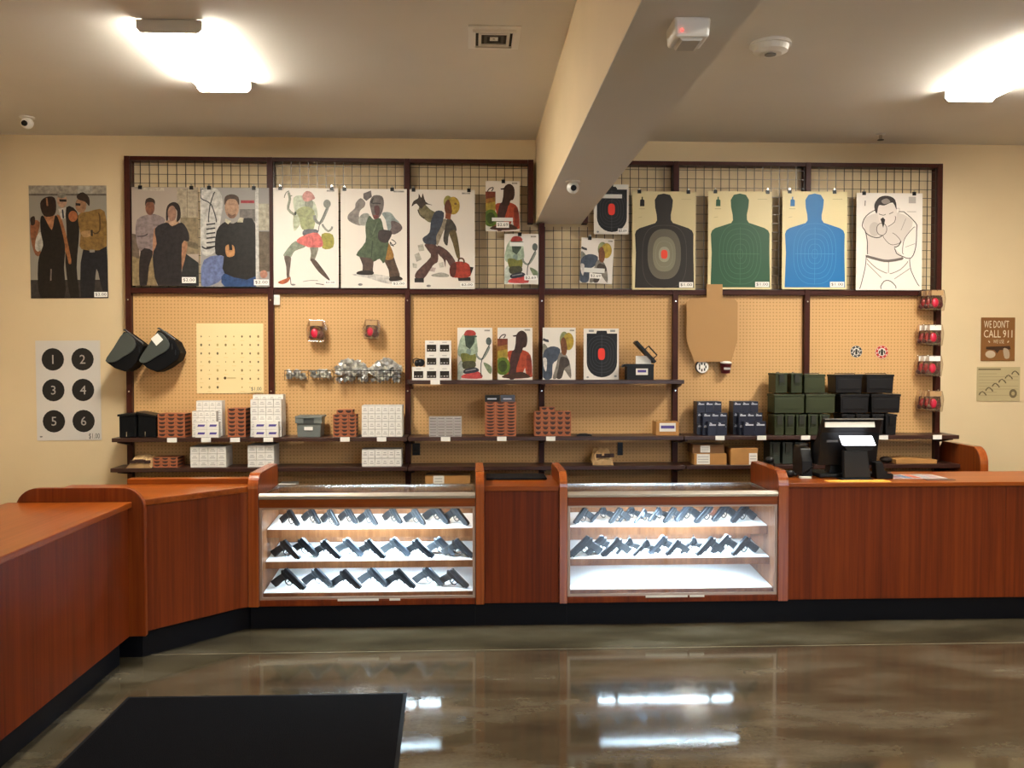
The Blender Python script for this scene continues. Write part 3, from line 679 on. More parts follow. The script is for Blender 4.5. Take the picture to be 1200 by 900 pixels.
poster('poster', (234.5, 219.5, 316, 336), GY, '#8f8a86', A3, (575, 55, 1110, 840), 'photo poster of a bearded man in a dark sweater pointing a pistol', clips=(0.13, 0.78), price=(988, 782, 1105, 828, '$2.00'))
A4 = [('p', '#cdd2b8', [(190, 120), (270, 100), (300, 150), (370, 150), (400, 260), (370, 330), (250, 330), (205, 250)]), ('p', '#c4c9a8', [(190, 270), (250, 290), (255, 330), (195, 400)]), ('e', '#9c9f8c', 325, 170, 38, 50),
      ('p', '#a9ad7c', [(215, 230), (290, 190), (370, 230), (365, 380), (265, 385), (240, 290)]), ('p', '#d99a90', [(268, 100), (300, 62), (345, 70), (378, 118), (355, 135), (310, 150), (278, 140)]),
      ('s', '#9a9c88', 22, [(150, 75), (160, 130), (145, 215), (210, 255)]), ('s', '#8f9180', 8, [(112, 120), (128, 75), (155, 65)]), ('s', '#8f9180', 8, [(150, 110), (180, 100)]), ('e', '#3c4438', 207, 250, 10, 16),
      ('s', '#8d8d84', 26, [(370, 265), (415, 335), (465, 250), (480, 190)]), ('e', '#8d8d84', 482, 168, 32, 36), ('s', '#6a6a64', 7, [(410, 400), (420, 330), (480, 210)]), ('s', '#9a9a90', 18, [(440, 340), (490, 400), (525, 360)]),
      ('p', '#6b6a70', [(280, 390), (385, 385), (398, 418), (280, 442)]), ('p', '#a8a040', [(435, 425), (530, 430), (532, 535), (440, 545)]),
      ('p', '#8f9480', [(205, 485), (295, 530), (200, 570), (160, 630), (105, 615), (115, 580)]), ('p', '#6a5a50', [(108, 615), (162, 620), (165, 660), (152, 770), (160, 805), (130, 800), (124, 700)]), ('p', '#b5623c', [(52, 835), (120, 805), (160, 790), (140, 832), (90, 852)]), ('s', '#4a2a1c', 6, [(158, 790), (166, 855)]),
      ('p', '#8a8474', [(335, 530), (405, 530), (382, 620), (362, 655), (333, 650), (340, 590)]), ('p', '#5a483c', [(335, 645), (372, 640), (425, 700), (497, 800), (490, 815), (405, 745)]),
      ('p', '#e0706a', [(270, 442), (400, 415), (445, 525), (340, 538), (300, 530), (215, 490)]), ('s', '#b04a48', 4, [(310, 450), (305, 525)]), ('s', '#b04a48', 4, [(350, 440), (360, 530)]),
      ('s', '#b9b2aa', 6, [(270, 830), (330, 820), (400, 822)]), ('s', '#8f8882', 8, [(380, 845), (450, 855)]), ('e', '#8a8682', 185, 856, 20, 8), ('r', '#a8a4a0', 480, 50, 545, 64)]
MOTTLED.append(A4)
poster('poster', (320, 220, 397, 337), GY, '#e4dcd2', A4, (15, 35, 580, 880), 'drawn target poster of a ghoulish woman in a red skirt holding a bow', clips=(0.11, 0.9), price=(460, 822, 552, 850, '$2.00'))
A5 = [('r', '#a8a49c', 470, 52, 560, 66), ('p', '#d6cfc6', [(110, 770), (300, 765), (540, 810), (430, 850), (250, 800)]), ('p', '#8a7f78', [(148, 160), (190, 118), (228, 150), (222, 190), (185, 225), (178, 290), (230, 330), (180, 352), (90, 312), (84, 260), (140, 205)]), ('q', '#6e6460', [(213, 78), (278, 52), (286, 105), (238, 142), (213, 120)]),
      ('p', '#a9a79c', [(175, 290), (210, 250), (262, 255), (265, 340), (185, 348)]), ('p', '#9aa39f', [(370, 245), (440, 238), (485, 290), (520, 330), (500, 400), (430, 410), (400, 300)]), ('p', '#6f5f5c', [(450, 310), (520, 330), (542, 380), (480, 425), (428, 410), (450, 370)]),
      ('p', '#6f645e', [(268, 150), (300, 95), (370, 100), (388, 155), (375, 230), (340, 290), (300, 290), (275, 210)]), ('p', '#3f3632', [(272, 150), (300, 110), (290, 160)]), ('s', '#35302c', 10, [(290, 165), (320, 160), (360, 165)]), ('p', '#5a3230', [(305, 190), (345, 185), (350, 250), (318, 262)]), ('q', '#7a3c38', [(295, 260), (345, 262), (340, 295), (300, 295)]),
      ('p', '#56423a', [(180, 600), (290, 620), (292, 720), (285, 765), (208, 758), (205, 690)]), ('p', '#2e2522', [(158, 748), (215, 735), (292, 742), (285, 772), (165, 770)]), ('p', '#5a4536', [(385, 630), (455, 600), (490, 680), (522, 795), (440, 805), (425, 730)]), ('p', '#35281f', [(438, 792), (510, 782), (545, 812), (440, 826)]), ('p', '#a87a35', [(420, 490), (470, 600), (450, 640), (400, 640), (395, 580)]),
      ('p', '#4f5e43', [(262, 268), (300, 300), (360, 290), (390, 400), (430, 450), (390, 668), (350, 635), (300, 660), (270, 630), (150, 605), (230, 490), (230, 360)]), ('p', '#3c2f2c', [(350, 390), (450, 400), (440, 460), (400, 500), (340, 470)]), ('s', '#37432f', 8, [(290, 480), (280, 620)]), ('s', '#6c7a5c', 8, [(330, 320), (290, 430)]),
      ('s', '#3a3634', 7, [(450, 470), (490, 500), (450, 520), (440, 490), (470, 530)]), ('e', '#8a8682', 185, 856, 20, 10)]
MOTTLED.append(A5)
poster('poster', (399, 221, 477, 337.5), GY, '#e2d8cd', A5, (20, 38, 582, 885), 'drawn target poster of a ghoulish butcher in a green apron raising a cleaver', clips=(0.06, 0.78), price=(455, 830, 570, 865, '$2.00'))
A6 = [('q', '#c4bdae', [(80, 520), (125, 505), (138, 565), (90, 570)]), ('q', '#bdb6a8', [(50, 600), (90, 580), (115, 640), (70, 660)]), ('q', '#c4bdae', [(35, 670), (75, 680), (70, 715), (38, 710)]), ('q', '#c4b0a8', [(180, 705), (235, 710), (225, 745), (180, 740)]), ('q', '#c8c1b3', [(260, 670), (300, 660), (305, 705), (268, 710)]), ('p', '#a8a296', [(200, 770), (280, 750), (345, 770), (330, 790), (215, 785)]),
      ('p', '#7a6f50', [(90, 200), (130, 165), (190, 215), (245, 250), (238, 315), (170, 320), (100, 250)]), ('p', '#43352c', [(30, 190), (45, 145), (85, 118), (90, 80), (112, 115), (125, 78), (150, 150), (208, 178), (150, 172), (110, 208), (70, 165)]), ('s', '#4a4030', 10, [(85, 215), (100, 260), (140, 290)]),
      ('p', '#9a8e78', [(290, 300), (350, 320), (300, 400), (250, 520), (235, 450)]), ('p', '#3f4450', [(235, 228), (305, 240), (285, 350), (240, 440), (235, 520), (150, 510), (122, 460), (180, 410), (195, 310)]), ('p', '#4a443c', [(340, 280), (400, 340), (410, 400), (350, 420), (335, 520), (300, 480), (310, 390)]),
      ('p', '#5c4038', [(140, 510), (240, 520), (255, 590), (250, 660), (210, 690), (130, 805), (60, 800), (72, 740), (190, 620), (165, 560)]), ('p', '#5a3f3a', [(250, 520), (330, 560), (395, 640), (410, 705), (360, 700), (322, 640), (318, 710), (300, 640), (255, 590)]),
      ('q', '#2c2624', [(52, 800), (132, 798), (132, 836), (52, 836)]), ('q', '#2c2624', [(420, 785), (532, 790), (535, 820), (430, 822)]), ('p', '#6a5a38', [(350, 410), (402, 390), (430, 500), (442, 625), (415, 620), (380, 500)]),
      ('p', '#a33a28', [(360, 690), (430, 655), (520, 680), (532, 780), (430, 795), (360, 780)]), ('p', '#5a2a20', [(360, 690), (410, 670), (400, 780), (362, 778)]), ('s', '#5a3a20', 14, [(430, 655), (440, 630), (470, 635), (475, 670)]), ('q', '#2a2422', [(528, 700), (560, 705), (535, 770)]),
      ('e', '#9a9450', 340, 150, 38, 55), ('e', '#b8973a', 385, 180, 56, 76), ('p', '#6a3a22', [(315, 160), (350, 130), (375, 230), (340, 272), (312, 220)]), ('e', '#7a5a28', 405, 165, 12, 10), ('q', '#8a4a2c', [(320, 245), (368, 245), (360, 300), (315, 290)]), ('r', '#a8a49c', 460, 68, 530, 82), ('e', '#8a8682', 173, 865, 20, 10)]
MOTTLED.append(A6)
poster('poster', (480, 222, 556.5, 338.5), GY, '#d6cdc2', A6, (12, 45, 570, 890), 'drawn target poster of a hunched ghoul with yellow hair and a red bag', clips=(0.06, 0.91), price=(445, 838, 560, 872, '$2.00'))

FH = (410, 45, 760, 545)
AH = [('p', '#b0482a', [(510, 280), (590, 262), (660, 258), (740, 310), (757, 480), (730, 525), (480, 527), (525, 400)]), ('p', '#4a2c26', [(555, 275), (645, 262), (600, 430), (590, 530), (520, 520)]), ('p', '#8a3520', [(700, 320), (745, 330), (752, 470), (715, 500)]), ('q', '#e0d6ca', [(685, 430), (700, 500), (655, 500)]),
      ('p', '#3f2820', [(600, 110), (650, 72), (700, 105), (708, 180), (692, 230), (665, 240), (645, 290), (580, 280), (590, 200)]), ('q', '#3f2820', [(560, 120), (605, 112), (605, 130), (570, 132)]),
      ('q', '#9a6a2c', [(410, 150), (512, 150), (512, 345), (410, 345)]), ('q', '#7a3a24', [(410, 150), (512, 150), (512, 205), (410, 225)]), ('q', '#a89038', [(410, 270), (512, 250), (512, 345), (410, 345)]), ('s', '#3a2a24', 10, [(430, 150), (455, 118), (490, 112), (470, 145)]), ('u', '#5e7420', 462, 415, 72, 85, 2.2), ('u', '#3c4a18', 462, 415, 45, 55, 2), ('p', '#4a3020', [(480, 500), (640, 470), (720, 500), (720, 528), (475, 528)]), ('q', '#a49c92', [(680, 60), (735, 60), (735, 74), (680, 74)])]
FW = (15, 40, 365, 550)
AW = [('p', '#a8b8a0', [(50, 140), (100, 90), (190, 105), (215, 215), (205, 300), (60, 330), (18, 290), (30, 200)]), ('p', '#c4ccc0', [(18, 420), (55, 360), (80, 450), (60, 530), (16, 540)]), ('q', '#3f4c40', [(85, 112), (192, 118), (186, 185), (140, 252), (98, 220)]), ('p', '#b0423a', [(83, 100), (110, 65), (180, 70), (197, 112), (90, 116)]), ('q', '#4a5a4a', [(190, 112), (213, 122), (205, 135), (188, 130)]),
      ('p', '#7f9088', [(110, 250), (150, 260), (140, 310), (105, 300)]), ('p', '#7c7c3c', [(48, 300), (110, 292), (150, 310), (202, 300), (185, 400), (80, 400)]), ('p', '#4b4a34', [(70, 375), (185, 370), (190, 430), (80, 445)]), ('p', '#c84c48', [(75, 500), (225, 470), (260, 535), (68, 535)]), ('p', '#34343e', [(85, 450), (200, 430), (225, 468), (90, 492)]), ('s', '#8a8a8e', 10, [(95, 465), (200, 445)]),
      ('s', '#8d9488', 20, [(205, 290), (250, 350), (300, 300), (330, 220)]), ('e', '#5c6460', 328, 172, 28, 38), ('s', '#4a4a48', 9, [(350, 200), (290, 290), (252, 390), (262, 520)]), ('p', '#7d8a6a', [(275, 380), (355, 420), (352, 490), (318, 470)]), ('q', '#a49c92', [(285, 60), (340, 60), (340, 74), (285, 74)])]
FY_ = (860, 40, 1190, 550)
AY = [('s', '#4a4a50', 26, [(860, 150), (890, 165), (920, 170)]), ('p', '#8a8678', [(862, 200), (900, 220), (930, 300), (870, 320)]), ('p', '#4a5260', [(862, 300), (940, 225), (1035, 250), (1010, 350), (960, 400), (950, 535), (862, 525)]), ('p', '#ded6d0', [(864, 340), (902, 350), (895, 470), (870, 420)]), ('p', '#8a8278', [(1030, 290), (1090, 300), (1135, 400), (1142, 540), (1060, 440), (1000, 535), (960, 532), (990, 430)]), ('p', '#4a4038', [(1040, 330), (1110, 340), (1130, 400), (1080, 440), (1050, 533), (1000, 533), (1020, 430)]),
      ('e', '#8f9468', 1075, 160, 46, 82), ('e', '#b89a38', 1118, 175, 54, 86), ('p', '#7a4a28', [(1040, 170), (1075, 135), (1105, 220), (1092, 305), (1050, 290)]), ('q', '#a49c92', [(1130, 60), (1175, 60), (1175, 74), (1130, 74)])]
OV = (635, 95, 808, 347)
AO = [('q', '#141416', [(650, 125), (800, 125), (800, 262)] + [(725 + 75 * math.cos(a * PI / 12), 262 + 74 * math.sin(a * PI / 12)) for a in range(1, 12)] + [(650, 262)]), ('q', '#141416', [(650, 120), (800, 120), (800, 160), (650, 160)]), ('q', '#141416', [(700, 106), (748, 106), (752, 124), (696, 124)])] + \
     [('o', '#3a3a3e', 1.6, 724, 222, 20 + 13 * i, 30 + 15 * i, 2.6) for i in range(1, 5)] + [('s', '#4a4a4e', 1.4, [(724, 125), (724, 330)]), ('u', '#e23a2a', 723, 221, 17, 29, 3), ('q', '#8a8a88', [(660, 102), (685, 102), (685, 112), (660, 112)]), ('q', '#8a8a88', [(765, 102), (790, 102), (790, 112), (765, 112)]), ('e', '#8a8a88', 655, 335, 6, 5), ('e', '#8a8a88', 792, 330, 7, 5)]
MOTTLED.append(AH)
poster('poster', (569, 212, 609, 271), GY, '#d8d0c6', AH, FH, 'small target sheet on the grid, dark-hatted figure in orange, upper left of the beam', clips=(0.52,), stickers=((475, 410, 690, 445, '', '#d8d6d0'), (520, 452, 650, 510, '$2.69')))
MOTTLED.append(AW)
poster('poster', (591, 274, 631, 333), GY, '#d9d2ca', AW, FW, 'small target sheet on the grid, ghoulish woman with red cap, lower left of the beam', clips=(0.45,), stickers=((70, 125, 215, 165, '', '#d8d6d0'), (220, 460, 350, 510, '$2.69')))
poster('poster', (696, 216, 736.5, 274.5), GY, '#dcd6cc', AO, OV, 'small black oval target sheet with red centre, partly behind the beam', clips=(0.5,), stickers=((675, 145, 775, 165, '', '#d8d6d0'), (745, 92, 798, 112, '', '#d8d6d0'), (755, 318, 802, 342, '$2.69')))
MOTTLED.append(AY)
poster('poster', (679, 279, 717, 332), GY, '#d8d0c8', AY, FY_, 'small tilted target sheet of a yellow-haired ghoul hanging right of the beam', clips=(0.25,), rot=0.05, stickers=((900, 380, 1110, 430, '', '#d8d6d0'), (960, 440, 1080, 495, '$2.69')))
FS = (15, 60, 540, 860)
SIL = [(38, 410), (48, 380), (75, 360), (205, 318), (219, 295), (216, 250), (203, 190), (200, 130), (225, 88), (275, 77), (325, 88), (350, 130), (345, 190), (333, 250), (334, 290), (350, 315), (480, 358), (510, 378), (521, 405), (521, 560), (528, 845), (38, 845), (46, 560)]
def silh(col, ring, full):
    a = [('p', col, SIL[:]), ('q', col, [(80, 130), (92, 125), (92, 105), (102, 105), (102, 125), (115, 132), (115, 182), (78, 182)]), ('s', '#a89a70', 3, [(62, 275), (95, 268)]), ('q', '#b3a57c', [(70, 200), (120, 200), (120, 206), (70, 206)]), ('q', '#b3a57c', [(420, 120), (500, 120), (500, 124), (420, 124)])]
    a[0] = ('q', col, SIL[:])
    if full: a += [('o', ring, 3, 282, 590, 182, 255, 3), ('u', '#5d5647', 280, 570, 138, 205, 2.5), ('u', '#7a745f', 280, 570, 95, 142, 2.5), ('o', '#8a8470', 3, 280, 570, 70, 105, 2.5), ('u', '#98937c', 280, 572, 46, 62, 2.3), ('u', '#e8452c', 280, 572, 27, 36, 3)]
    else: a += [('o', ring, 3, 280, 570, 22 + 30 * i, 38 + 42 * i, 2.6) for i in range(6)] + [('s', ring, 4, [(120, 570), (440, 570)])] + [('s', ring, 3, [(280, 350), (280, 820)])]
    return a
poster('poster', (741, 224, 815, 339.5), GY, '#cdbd92', silh('#231b14', '#4a4036', True), FS, 'black torso silhouette target with grey rings and a red centre', clips=(0.11, 0.88), price=(405, 798, 520, 842, '$1.00'))
poster('poster', (830, 224, 904, 339), GY, '#dccb9c', silh('#234f33', '#42704e', False), FS, 'green torso silhouette target on cream paper', clips=(0.11, 0.93), price=(405, 798, 520, 842, '$1.00'))
poster('poster', (917, 224, 992, 339), GY, '#e0cf9e', silh('#126aa8', '#3f8cc0', False), FS, 'blue torso silhouette target on cream paper', clips=(0.11, 0.8), price=(405, 798, 520, 842, '$1.00'))
K = '#3a3230'
A14 = [('p', '#cfc4bb', [(85, 300), (110, 250), (200, 215), (380, 210), (500, 285), (450, 400), (400, 470), (350, 510), (420, 585), (300, 622), (130, 560), (120, 420)]), ('p', '#d9cdc4', [(205, 150), (350, 140), (362, 250), (325, 320), (240, 315), (205, 220)]), ('p', K, [(185, 200), (178, 140), (220, 80), (290, 68), (350, 100), (362, 185), (330, 125), (260, 150), (215, 150), (200, 215)]), ('p', '#8a7f78', [(235, 110), (280, 90), (310, 120), (260, 138)]),
       ('s', K, 7, [(200, 210), (110, 240), (78, 320), (105, 370), (122, 460), (130, 560)]), ('s', K, 7, [(380, 200), (520, 290), (532, 360), (526, 500), (490, 590), (420, 580), (350, 510)]), ('s', '#6a605a', 22, [(118, 570), (200, 602), (300, 618), (420, 588)]), ('s', K, 6, [(110, 580), (105, 680), (62, 855)]), ('s', K, 6, [(482, 600), (490, 700), (560, 830)]), ('s', K, 7, [(240, 855), (265, 790), (320, 790), (365, 850)]), ('s', K, 4, [(300, 628), (300, 720)]), ('s', '#8a7f78', 7, [(120, 600), (200, 680), (290, 720)]), ('s', '#8a7f78', 7, [(460, 620), (400, 690), (310, 725)]), ('s', '#a0968e', 7, [(120, 640), (240, 760)]), ('s', '#a0968e', 7, [(480, 680), (350, 770)]),
       ('s', K, 7, [(105, 365), (150, 410), (220, 420), (262, 370)]), ('e', '#bcb1a8', 180, 350, 45, 60), ('e', '#ccc1b8', 240, 350, 42, 52), ('o', K, 5, 240, 350, 42, 52, 2), ('s', K, 5, [(350, 240), (345, 290), (290, 325)]), ('q', '#2a2422', [(228, 265), (250, 250), (268, 270), (262, 300), (252, 340), (240, 300)]), ('s', K, 5, [(215, 220), (250, 232), (270, 222)]), ('s', K, 5, [(300, 222), (335, 205)]), ('s', '#6a605a', 5, [(250, 400), (300, 470), (350, 480), (400, 450), (330, 380)]), ('s', K, 8, [(345, 500), (380, 490), (400, 450)]), ('s', K, 5, [(520, 330), (450, 400), (420, 470), (425, 560)]), ('s', '#8a7f78', 4, [(440, 260), (400, 360)]), ('s', '#8a7f78', 4, [(520, 470), (440, 500)]), ('s', '#8a7f78', 9, [(100, 110), (98, 155)]), ('r', '#b3aaa2', 462, 75, 522, 130), ('r', '#b3aaa2', 450, 198, 525, 204), ('s', '#a0968e', 4, [(360, 180), (385, 175), (378, 215)])]
poster('poster', (1004, 226, 1080, 340), GY, '#e6ddd4', A14, (30, 45, 580, 865), 'black and white sketch target of a man aiming a pistol at the viewer', clips=(0.11, 0.87))
AN = []
for i in range(6):
    cx_, cy_ = (62.5, 98)[i % 2] * 10, (421, 457, 493.5)[i // 2] * 10
    AN += [('e', '#1e1b1b', cx_, cy_, 134, 132), ('t', '#a8a39e', str(i + 1), cx_ - 30, cy_ - 52, cx_ + 30, cy_ + 52)]
AN += [('e', '#6a6662', 470, 5115, 18, 8), ('t', '#4a4644', '$1.00', 1040, 5080, 1170, 5150)]
poster('poster', (42, 399, 119, 516), WY - 0.006, '#ccc5bd', AN, (420, 3990, 1190, 5160), 'white target sheet with six black discs numbered one to six, on the wall at left', rot=-0.006)
AD = []
for r_ in range(7):
    for c_ in range(8):
        if r_ >= 5 and c_ in (3, 4): continue
        s_ = random.choice((5, 7, 9, 11)); AD.append(('e', random.choice(('#6a5a3c', '#8a7448', '#b09860')), 145 + c_ * 86, 220 + r_ * 88, s_, s_ * 1.3))
        if (r_ + c_) % 2: AD.append(('s', '#d8bd80', 5, [(125 + c_ * 86, 262 + r_ * 88), (170 + c_ * 86, 262 + r_ * 88)]))
AD += [('e', '#4a3c20', 396, 652, 14, 15), ('r', '#a08c58', 415, 648, 510, 655), ('r', '#e2cd98', 660, 740, 790, 800), ('t', '#5a5a58', '$1.00', 670, 745, 780, 788)]
poster('poster', (230, 379, 309, 461), PEGY - 0.006, '#e6cf9c', AD, (95, 85, 800, 812), 'pale yellow sheet of tiny aiming dots pinned to the pegboard')
oc = [(0.385, 0), (0.70, 0), (0.70, 0.17), (0.95, 0.19), (1, 0.24), (1, 0.72), (0.88, 1.0), (0.15, 1.0), (0, 0.72), (0, 0.24), (0.06, 0.19), (0.385, 0.17)]
x_ = poster('cardboard_backer', (805, 333, 864, 424), 8.219, '#a87f4e', [], (0, 0, 1, 1), 'plain brown cardboard torso silhouette overlapping the rack rail', cat='cardboard', outline=oc)
# on the upper shelf, standing
def on_shelf(rect): return rect
SY = 8.12
for rect, art, fr, lb in (((536, 383, 577, 444), AW, FW, 'small drawn target of a ghoulish woman standing on the upper shelf beside white boxes'), ((583, 383, 624, 444), AH, FH, 'small target of a hatted figure in orange jacket standing on the upper shelf'),
                          ((636, 383, 674.5, 444), AY, FY_, 'small target of a yellow-haired ghoul standing on the upper shelf'), ((684, 384, 725, 444), AO, OV, 'small black oval target with red centre standing on the upper shelf')):
    t_ = poster('poster', rect, SY, '#ddd5ca', art, fr, lb); zt = PZ(444, SY, 600)
    t_.location.z = SZ0 + 0.001
    m = MB(); o_ = t_['_org']; xx = o_[0]
    m.prism([(SY + 0.004, o_[2] + 0.30), (SY + 0.006, o_[2] + 0.3), (SY + 0.09, o_[2]), (SY + 0.004, o_[2])], xx - 0.03, xx + 0.03, WHITE, 'X'); m.build('stand', t_)
# signs at right
AS = [('t', '#d9c8ae', "WE DON'T", 8, 7, 82, 25), ('t', '#d9c8ae', 'CALL 911', 8, 30, 92, 48), ('s', '#c4b094', 3, [(22, 56), (26, 60)]), ('s', '#c4b094', 3, [(82, 56), (78, 60)]), ('t', '#c4b094', 'WE USE', 36, 53, 68, 62), ('q', '#3c2414', [(15, 70), (85, 68), (88, 76), (55, 78), (48, 86), (40, 78), (15, 76)]), ('e', '#b8a48c', 28, 88, 15, 9), ('p', '#a8947c', [(66, 74), (82, 78), (84, 96), (70, 97)])]
poster('wall_sign', (1150, 372, 1189, 423), WY - 0.008, '#7c5228', [(a[:1] + a[1:]) for a in AS], (0, 0, 100, 104), "brown wall sign reading WE DON'T CALL 911", cat='sign')
AM = [('r', '#6a5c40', 3, 5, 55, 9)] + [('s', '#5c4e34', 3, [(6 + 15 * i, 82 - 12 * i), (13 + 15 * i, 72 - 12 * i), (22 + 15 * i, 84 - 12 * i)]) for i in range(6)] + [('s', '#8a7a58', 1, [(4, 20 + 9 * i), (96 - 50 * (i % 3 == 0), 20 + 9 * i)]) for i in range(8)] + [('e', '#6a5c40', 84, 78, 9, 13), ('e', '#a8966c', 84, 78, 4, 6)]
poster('wall_sign', (1145, 430, 1195, 470), WY - 0.008, '#b3a27a', AM, (0, 0, 100, 100), 'beige parchment-like chart with a diagonal row of small sketches on the right wall', cat='sign')
# round stickers
def disc(px, py, r, ring, label):
    Y = PEGY - 0.004; x, z = PX(px, Y, py), PZ(py, Y, px); mb = MB()
    def c(rr, k, col, ang0=0, ang1=2 * PI, dx=0, dz=0):
        n_ = 24; mb.add([(x + dx + rr * math.cos(ang0 + (ang1 - ang0) * i / n_), Y - 0.0002 * k, z + dz + rr * math.sin(ang0 + (ang1 - ang0) * i / n_)) for i in range(n_)], [list(range(n_))], INK, col)
    mb.tube([(x, Y + 0.002, z), (x, Y, z)], [r, r], INK, 24, col='#d8d2c8'); c(r * 0.97, 1, ring); c(r * 0.62, 2, '#cfc9c0')
    for k in range(8):
        a = 2 * PI * k / 8 + 0.2; c(r * 0.09, 3, '#e4dfd6', dx=r * 0.79 * math.cos(a), dz=r * 0.79 * math.sin(a))
    q = lambda pts, col, k: mb.add([(x + a * r, Y - 0.0002 * k, z + b * r) for a, b in pts], [list(range(len(pts)))], INK, col)
    q([(-0.18, -0.5), (0.18, -0.5), (0.2, 0.1), (-0.2, 0.1)], '#2a2826', 4); c(r * 0.2, 5, '#2a2826', dz=r * 0.25)
    q([(-0.55, -0.3), (-0.4, -0.35), (-0.2, 0.2), (-0.45, 0.2)], '#2a2826', 6); q([(0.4, -0.35), (0.55, -0.3), (0.45, 0.2), (0.2, 0.2)], '#2a2826', 7)
    tag(mb.build('round_sticker'), label, 'sticker')
disc(1003.5, 412, 0.055, '#3a3836', 'round black and white emblem sticker on the pegboard'); disc(1033.5, 412.5, 0.06, '#b5382c', 'round red and white emblem sticker on the pegboard')
# ------------------------------------------------------------------ boxes stacked on the shelves
BROWN = mat('box_brown', '#a35d38', 0.6, var=0.12, vscale=15); BROWND = mat('box_dark_print', '#33170e', 0.6)
WBOX = mat('box_white', '#dcd7cf', 0.55, var=0.04, vscale=20); WPRINT = mat('box_grey_print', '#a9a39d', 0.6); PURPLE = mat('purple_print', '#4a3c86', 0.5)
SILV = mat('box_silver', '#a8a09c', 0.4, var=0.08, vscale=20); SILVD = mat('box_silver_dark', '#756c6a', 0.5)
NAVY = mat('box_navy', '#12162c', 0.4); NAVYP = mat('box_navy_print', '#b9bac4', 0.5); KRAFT = mat('kraft_cardboard', '#a8773f', 0.75, var=0.08, vscale=12); TAPE = mat('packing_tape', '#c49a62', 0.3)
def box_proto(kind, w, h, d):
    """box centred on x, standing on z = 0, front at y = 0"""
    m = MB(); g = 0.0012; x0, x1, z0, z1 = -w / 2 + g, w / 2 - g, 0.0008, h - 0.0008
    body = {'brown': BROWN, 'white': WBOX, 'purple': WBOX, 'silver': SILV, 'navy': NAVY}[kind]
    m.box(x0, 0.001, z0, x1, d, z1, body)
    f = lambda a, b, c, e, mt, y=0.0004: m.add([(x0 + (x1 - x0) * a, y, z0 + (z1 - z0) * b), (x0 + (x1 - x0) * c, y, z0 + (z1 - z0) * b), (x0 + (x1 - x0) * c, y, z0 + (z1 - z0) * e), (x0 + (x1 - x0) * a, y, z0 + (z1 - z0) * e)], [(0, 1, 2, 3)], mt)
    if kind == 'brown':
        m.add([(x0 + (x1 - x0) * (0.5 + 0.38 * math.cos(PI * i / 6)), 0.0004, z1 - (z1 - z0) * (0.06 + 0.62 * math.sin(PI * i / 6))) for i in range(7)][::-1], [tuple(range(7))], BROWND)
        f(0, 0.0, 1, 0.05, BROWND)
        m.add([(x1 + 0.0004, 0.01, z0 + (z1 - z0) * 0.45), (x1 + 0.0004, d * 0.8, z0 + (z1 - z0) * 0.45), (x1 + 0.0004, d * 0.8, z1), (x1 + 0.0004, 0.01, z1)], [(0, 1, 2, 3)], BROWND)
    elif kind == 'white': f(0.2, 0.3, 0.8, 0.42, WPRINT); f(0.3, 0.55, 0.7, 0.66, WPRINT); f(0.0, 0.92, 1, 0.97, WPRINT)
    elif kind == 'purple': m.add([(x0 + 0.018, 0.0004, z0 + h * 0.38), (x1 - 0.022, 0.0004, z0 + h * 0.38), (x1 - 0.014, 0.0004, z0 + h * 0.66), (x0 + 0.024, 0.0004, z0 + h * 0.66)], [(0, 1, 2, 3)], PURPLE)
    elif kind == 'silver': f(0.12, 0.25, 0.88, 0.6, SILVD)
    elif kind == 'navy':
        f(0.15, 0.7, 0.9, 0.80, NAVYP)
        m.add([(x0 + w * 0.18, 0.0003, z1 - h * 0.14), (x0 + w * 0.4, 0.0003, z1 - h * 0.2), (x0 + w * 0.44, 0.0003, z1 - h * 0.12), (x0 + w * 0.2, 0.0003, z1 - h * 0.08)], [(0, 1, 2, 3)], NAVYP)
    o = m.build('cartridge_box', org=(0, 0, 0)); return o
def rowname(r, n): return 'top row' if r == n - 1 else ('bottom row' if r == 0 else ORD[n - 1 - r] + ' row')
def stack(kind, px0, px1, cols, rows, zb, py_top, yf, d, desc, group, skip=(), zoff=0, jitter=0.002, h=None):
    x0, x1 = PX(px0, yf), PX(px1, yf); w = (x1 - x0) / cols
    if h is None: h = (PZ(py_top, yf) - zb - zoff) / rows
    pr = box_proto(kind, w, h, d); first = True
    for r in range(rows):
        for c in range(cols):
            if (r, c) in skip: continue
            o = pr if first else dup(pr); first = False
            o.location = (x0 + w * (c + 0.5) + random.uniform(-1, 1) * 0.0004, yf + random.uniform(0, jitter * 2), zb + zoff + 0.0005 + r * h)
            col = 'leftmost column' if c == 0 else ('rightmost column' if c == cols - 1 else ORD[c] + ' column')
            tag(o, '%s, %s, %s' % (desc, rowname(r, rows), col) if rows > 1 else '%s, %s' % (desc, col), 'box', group)
    return h
U = SZ1 + 0.0005; V = SZ2 + 0.0005
g = 'brown cartridge boxes'
stack('brown', 184, 216, 3, 6, U, 484, 7.97, 0.2, 'brown cartridge box in the stack beside the black pouches', g + ' beside the black pouches')
stack('brown', 266, 287.5, 2, 7, U, 478, 7.99, 0.2, 'brown cartridge box in the stack between two white stacks', g + ' between the white stacks')
stack('brown', 390, 417, 3, 6, U, 485.5, 7.97, 0.16, 'brown cartridge box in the stack right of the grey bin', g + ' right of the grey bin')
h = (PZ(485.5, 7.97) - U) / 6
stack('brown', 394, 413, 2, 1, U + 6 * h + 0.001, 480, 7.975, 0.15, 'brown cartridge box on top of the stack right of the grey bin', g + ' topping the stack by the grey bin')
h = stack('brown', 568.5, 605, 3, 11, U, 471, 7.97, 0.14, 'small brown cartridge box in the tallest middle stack', g + ' in the tallest stack')
